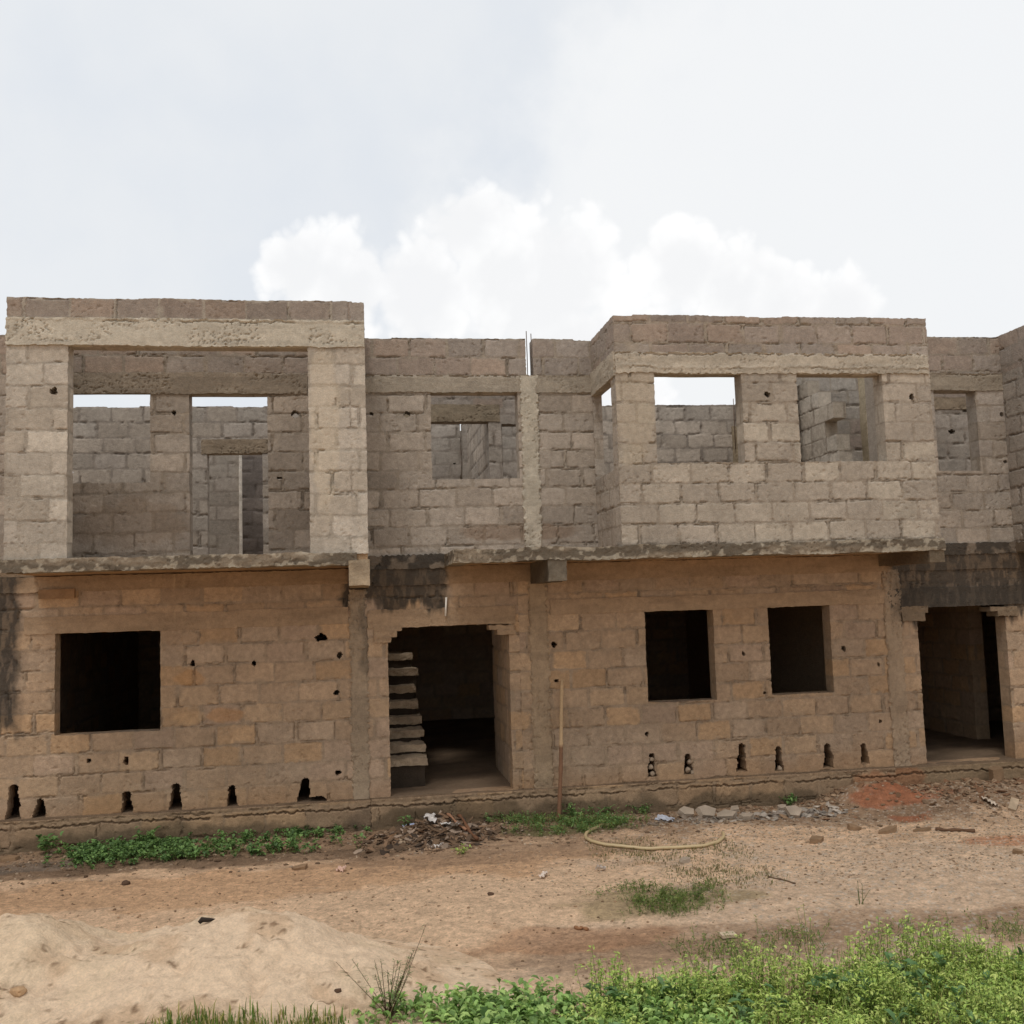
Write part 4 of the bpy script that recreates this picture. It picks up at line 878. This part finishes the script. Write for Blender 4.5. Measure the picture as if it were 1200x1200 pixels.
G_B = [srgb(134, 166, 88), srgb(154, 184, 102), srgb(116, 146, 78), srgb(174, 198, 116)]
G_Y = [srgb(184, 200, 104), srgb(164, 187, 92), srgb(202, 212, 122), srgb(144, 168, 84)]
G_D = [srgb(106, 138, 78), srgb(128, 160, 92), srgb(90, 118, 68)]
def inpoly(x, y, poly):
    ins = np.zeros(len(x), bool); j = len(poly)-1
    for i in range(len(poly)):
        xi, yi = poly[i]; xj, yj = poly[j]
        ins ^= ((yi > y) != (yj > y)) & (x < (xj-xi)*(y-yi)/(yj-yi+1e-12)+xi); j = i
    return ins
def scatter(pxpoly, n, s, soft=0.15, clump=0.42, z=0.0):
    poly = [gnd(a, b, z) for a, b in pxpoly]; xs = [p[0] for p in poly]; ys = [p[1] for p in poly]
    g = np.random.default_rng(s); x = g.uniform(min(xs), max(xs), n*4); y = g.uniform(min(ys), max(ys), n*4)
    m = inpoly(x+g.normal(0, soft, len(x)), y+g.normal(0, soft, len(y)), poly) & (fbm(x*3, y*3, s+5, 3)+g.normal(0, .05, len(x)) > clump)
    return np.stack([x[m], y[m]], 1)[:n]
# foreground bed: broad leaved on the left, fine yellow-green on the right
pb = scatter([(440, 1215), (500, 1200), (600, 1195), (720, 1190), (860, 1180), (900, 1300), (400, 1330)], 1150, 21, 0.08, 0.40)
cover('weeds', pb, lambda g, p, n: 0.10+0.14*g.random(n)*(0.6+fbm(p[:, 0]*2, p[:, 1]*2, 5, 2)), 9, (.035, .085), G_B, 31, 'broad leaved green weeds across the middle of the bottom foreground', 0.55)
py_ = scatter([(700, 1185), (800, 1168), (940, 1150), (1080, 1135), (1300, 1120), (1500, 1400), (650, 1400)], 7000, 22, 0.08, 0.28)
cover('weeds', py_, lambda g, p, n: 0.05+0.30*g.random(n)**1.3*sst(fbm(p[:, 0]*2.2, p[:, 1]*2.2, 6, 2), 0.1, 0.8)*1.3, 13, (.016, .045), G_Y, 32, 'dense yellow green small leaved weeds filling the bottom right foreground', 0.5)
pg = scatter([(160, 1206), (260, 1192), (380, 1186), (470, 1190), (480, 1400), (100, 1400)], 1100, 23, 0.10, 0.34, 0.30)
def blades(name, pts, h0, h1, cols, s, label, zf=None, w=0.004, kind='stuff', group=None, cat='grass'):
    g = np.random.default_rng(s); n = len(pts); z = zf(pts) if zf else ground_z(pts[:, 0], pts[:, 1])
    h = h0+(h1-h0)*g.random(n)**2; az = g.random(n)*6.283; ln = g.random(n)*0.7; dx = np.cos(az); dy = np.sin(az)
    A = np.stack([pts[:, 0], pts[:, 1], z-0.005], 1); sdv = np.stack([-dy, dx, dx*0], 1)*w
    Mm = A+np.stack([dx*h*ln*.3, dy*h*ln*.3, h*.6], 1); T = A+np.stack([dx*h*ln, dy*h*ln, h*(1-.3*ln)], 1)
    V = np.stack([A-sdv, A+sdv, Mm+sdv*.8, Mm-sdv*.8, T], 1).reshape(-1, 3); b = (np.arange(n)*5)[:, None]
    F = np.concatenate([b+np.array([[0, 1, 2]]), b+np.array([[0, 2, 3]]), b+np.array([[3, 2, 4]])])
    C = np.repeat(np.array(cols)[(g.random(n)*len(cols)).astype(int)]*(0.75+.5*g.random(n))[:, None], 5, 0)
    return tag(mesh_obj(name, V, F, LEAF, None, C), label, cat, group, kind)
zh = lambda p: np.maximum(ground_z(p[:, 0], p[:, 1]), heap_z(p[:, 0], p[:, 1])+ground_z(p[:, 0], p[:, 1]))
pg2 = np.repeat(pg, 8, 0)+np.random.default_rng(3).normal(0, .03, (len(pg)*8, 2))
blades('grass', pg2, .03, .13, [srgb(120, 138, 62), srgb(98, 122, 54), srgb(160, 150, 84)], 41, 'short grass tufts at the bottom edge below the sand heap', zh)
pr = scatter([(690, 1195), (900, 1160), (1100, 1140), (1300, 1125), (1400, 1400), (600, 1400)], 2500, 24, 0.1, 0.40)
blades('grass', np.repeat(pr, 2, 0)+np.random.default_rng(4).normal(0, .02, (len(pr)*2, 2)), .12, .38, [srgb(140, 160, 78), srgb(170, 170, 96), srgb(110, 140, 62)], 42, 'thin grass blades rising through the right foreground weeds', w=0.0022)
blades('dead_stems', np.random.default_rng(6).permutation(np.concatenate([pr, pb]))[:420], .15, .42, [srgb(150, 128, 92), srgb(120, 98, 72), srgb(170, 150, 108)], 44, 'thin dry brown stems standing among the foreground weeds', w=0.003, cat='dry stems')
pk_ = scatter([(560, 1210), (700, 1190), (900, 1180), (1250, 1140), (1400, 1400), (500, 1400)], 90, 37, 0.1, 0.5)
cover('weeds', pk_, lambda g, p, n: 0.16+0.12*g.random(n), 8, (.06, .12), [srgb(96, 128, 78), srgb(120, 150, 96)], 38, 'scattered larger dull green leaves among the fine foreground weeds', 0.6)
# green creeper bed along the left wall
pc = scatter([(55, 1012), (90, 998), (180, 988), (230, 975), (330, 972), (428, 968), (436, 985), (380, 996), (260, 1003), (150, 1014)], 820, 25, 0.09, 0.47)
cover('creeper', pc, lambda g, p, n: 0.03+0.16*g.random(n)*fbm(p[:, 0]*3, p[:, 1]*3, 9, 2), 9, (.03, .07), G_D, 33, 'low dark green creeper growing along the foot of the left wall', 0.7, lean=0.5, cat='creeper')
pd = scatter([(695, 1055), (740, 1040), (840, 1036), (835, 1052), (800, 1075), (730, 1075)], 420, 26, 0.12, 0.47)
cover('ground_weeds', pd, lambda g, p, n: 0.02+0.06*g.random(n), 6, (.015, .04), [srgb(120, 130, 66), srgb(96, 116, 56)], 34, 'flat weeds spread in a patch on the sandy track below the hose', 0.35, lean=0.6)
pe_ = scatter([(580, 962), (640, 964), (700, 962), (760, 962), (740, 976), (640, 982), (580, 974)], 700, 27, 0.05, 0.40)
cover('ground_weeds', pe_, lambda g, p, n: 0.02+0.08*g.random(n), 6, (.02, .045), G_D+[srgb(128, 134, 70)], 35, 'thin green weeds in the soil around the foot of the bamboo pole', 0.4, lean=0.5)
pf = scatter([(800, 1100), (1200, 1080), (1200, 1130), (820, 1160)], 420, 28, 0.1, 0.5)
cover('ground_weeds', pf, lambda g, p, n: 0.03+0.08*g.random(n), 5, (.015, .04), [srgb(130, 138, 70), srgb(100, 116, 58)], 36, 'sparse small weeds on the bare earth above the foreground bed', 0.4, lean=0.5)
ph = np.concatenate([scatter([(770, 1020), (870, 1012), (920, 1030), (830, 1045)], 300, 29, 0.2, 0.4), scatter([(700, 985), (860, 985), (900, 1010), (700, 1010)], 500, 30, .2, .4)])
blades('grass', np.repeat(ph, 4, 0)+np.random.default_rng(5).normal(0, .04, (len(ph)*4, 2)), .01, .05, [srgb(130, 118, 78), srgb(110, 112, 64)], 43, 'short dry grass stubble around the hose')
# single plants
def plant(name, px, py, h, nstem, nleaf, size, cols, s, label, shape=0.5, spread=0.12, cat='weed', up=0.5, y=None, stemc=srgb(110, 124, 64), group=None, droop=.3):
    p = onsurf(px, py); x, yy = float(p[0]), float(p[1]) if y is None else y
    z = surf_z(x, yy); root = empty(name, (x, yy, z)); tag(root, label, cat, group)
    g = np.random.default_rng(s); A = np.zeros((nstem, 3)); A[:, :2] = g.normal(0, .012, (nstem, 2))
    B = np.stack([g.normal(0, spread, nstem), g.normal(0, spread, nstem), h*(0.65+0.35*g.random(nstem))], 1)
    sv, sf, sc = stem_geo(A, B, 0.004, stemc); mesh_obj('stem', sv, sf, LEAF, root, sc)
    t = 0.2+0.8*g.random((nstem, nleaf)); P = (A[:, None]*(1-t[..., None])+B[:, None]*t[..., None]).reshape(-1, 3)
    leaves('foliage', P, size, cols, s+1, shape, parent=root, up=up, droop=droop)
    return root
plant('broadleaf_weed', 50, 1008, .26, 6, 7, (.07, .12), G_D, 51, 'broad leaved weed at the far left end of the creeper bed', .75, .09, y=0.95)
plant('broadleaf_weed', 166, 1000, .24, 5, 7, (.06, .11), G_D, 52, 'broad leaved weed rising from the creeper between the left window and the vents', .75, .08, y=1.0)
plant('bushy_weed', 677, 968, .20, 10, 9, (.04, .08), G_D, 53, 'bushy dark green weed at the plinth just right of the bamboo pole', .5, .10, y=0.98)
plant('bushy_weed', 718, 968, .15, 9, 8, (.04, .08), G_D, 54, 'low green weed by the plinth between the bamboo pole and the hose', .4, .12, y=1.0)
plant('bushy_weed', 765, 962, .12, 9, 8, (.04, .08), G_D, 55, 'small green weed by the plinth beside the bluish film', .4, .12, y=1.02)
plant('bushy_weed', 928, 946, .13, 9, 8, (.04, .09), G_D, 56, 'small green weed at the plinth above the pointed grey slab', .35, .10, y=1.02)
plant('bushy_weed', 477, 974, .20, 4, 5, (.05, .09), G_D, 57, 'thin green weed growing left of the rubbish heap', .4, .05, y=0.75)
plant('bushy_weed', 543, 1001, .07, 8, 7, (.03, .06), G_Y, 58, 'little bright green weed in front of the rubbish heap', .4, .08)
plant('bushy_weed', 580, 972, .12, 8, 7, (.03, .06), G_D, 59, 'small green weed between the rubbish heap and the door step', .35, .08, y=0.95)
plant('feathery_weed', 455, 1192, .42, 16, 26, (.015, .045), [srgb(104, 116, 70), srgb(120, 130, 84)], 60, 'tall feathery weed with reddish stems at the left end of the foreground bed', .22, .16, stemc=srgb(110, 84, 64))
tall = [(875, 1185, .45), (950, 1140, .50), (1085, 1150, .42), (905, 1165, .40), (1035, 1160, .36), (1000, 1165, .30), (825, 1180, .42), (730, 1190, .34), (1150, 1150, .3), (765, 1190, .3)]
tl = ['spindly weed rising from the bed under the left of the two small windows', 'tallest spindly weed, standing clear of the bed on bare gravel in the right foreground',
      'yellow tipped spindly weed near the right end of the bed below the red earth', 'spindly weed just right of the one nearest the bottom centre of the bed', 'spindly weed halfway between the tallest one and the yellow tipped one near the right',
      'short spindly weed immediately right of the tallest one at the bed edge', 'spindly weed rising below the flat weed patch on the track', 'spindly weed rising from the broad leaved part of the bed',
      'rightmost spindly weed, close to the right edge of the picture', 'second spindly weed from the left, among broad leaves and fine leaves']
for i, (px, py, h) in enumerate(tall):
    plant('flowering_weed', px, py, h, 3, 9, (.015, .045), G_Y+[srgb(190, 190, 90)], 70+i, tl[i], .3, .045, up=.9, stemc=srgb(150, 160, 96), group='spindly weeds above the foreground bed')
plant('dry_weed', 1008, 1060, .18, 4, 5, (.02, .04), [srgb(110, 100, 70)], 90, 'small dry weed standing alone on the gravel of the right yard', .3, .05)
plant('bushy_weed', 815, 1055, .10, 8, 8, (.02, .05), [srgb(104, 120, 62)], 91, 'small weed tuft at the right end of the flat weed patch', .35, .1)
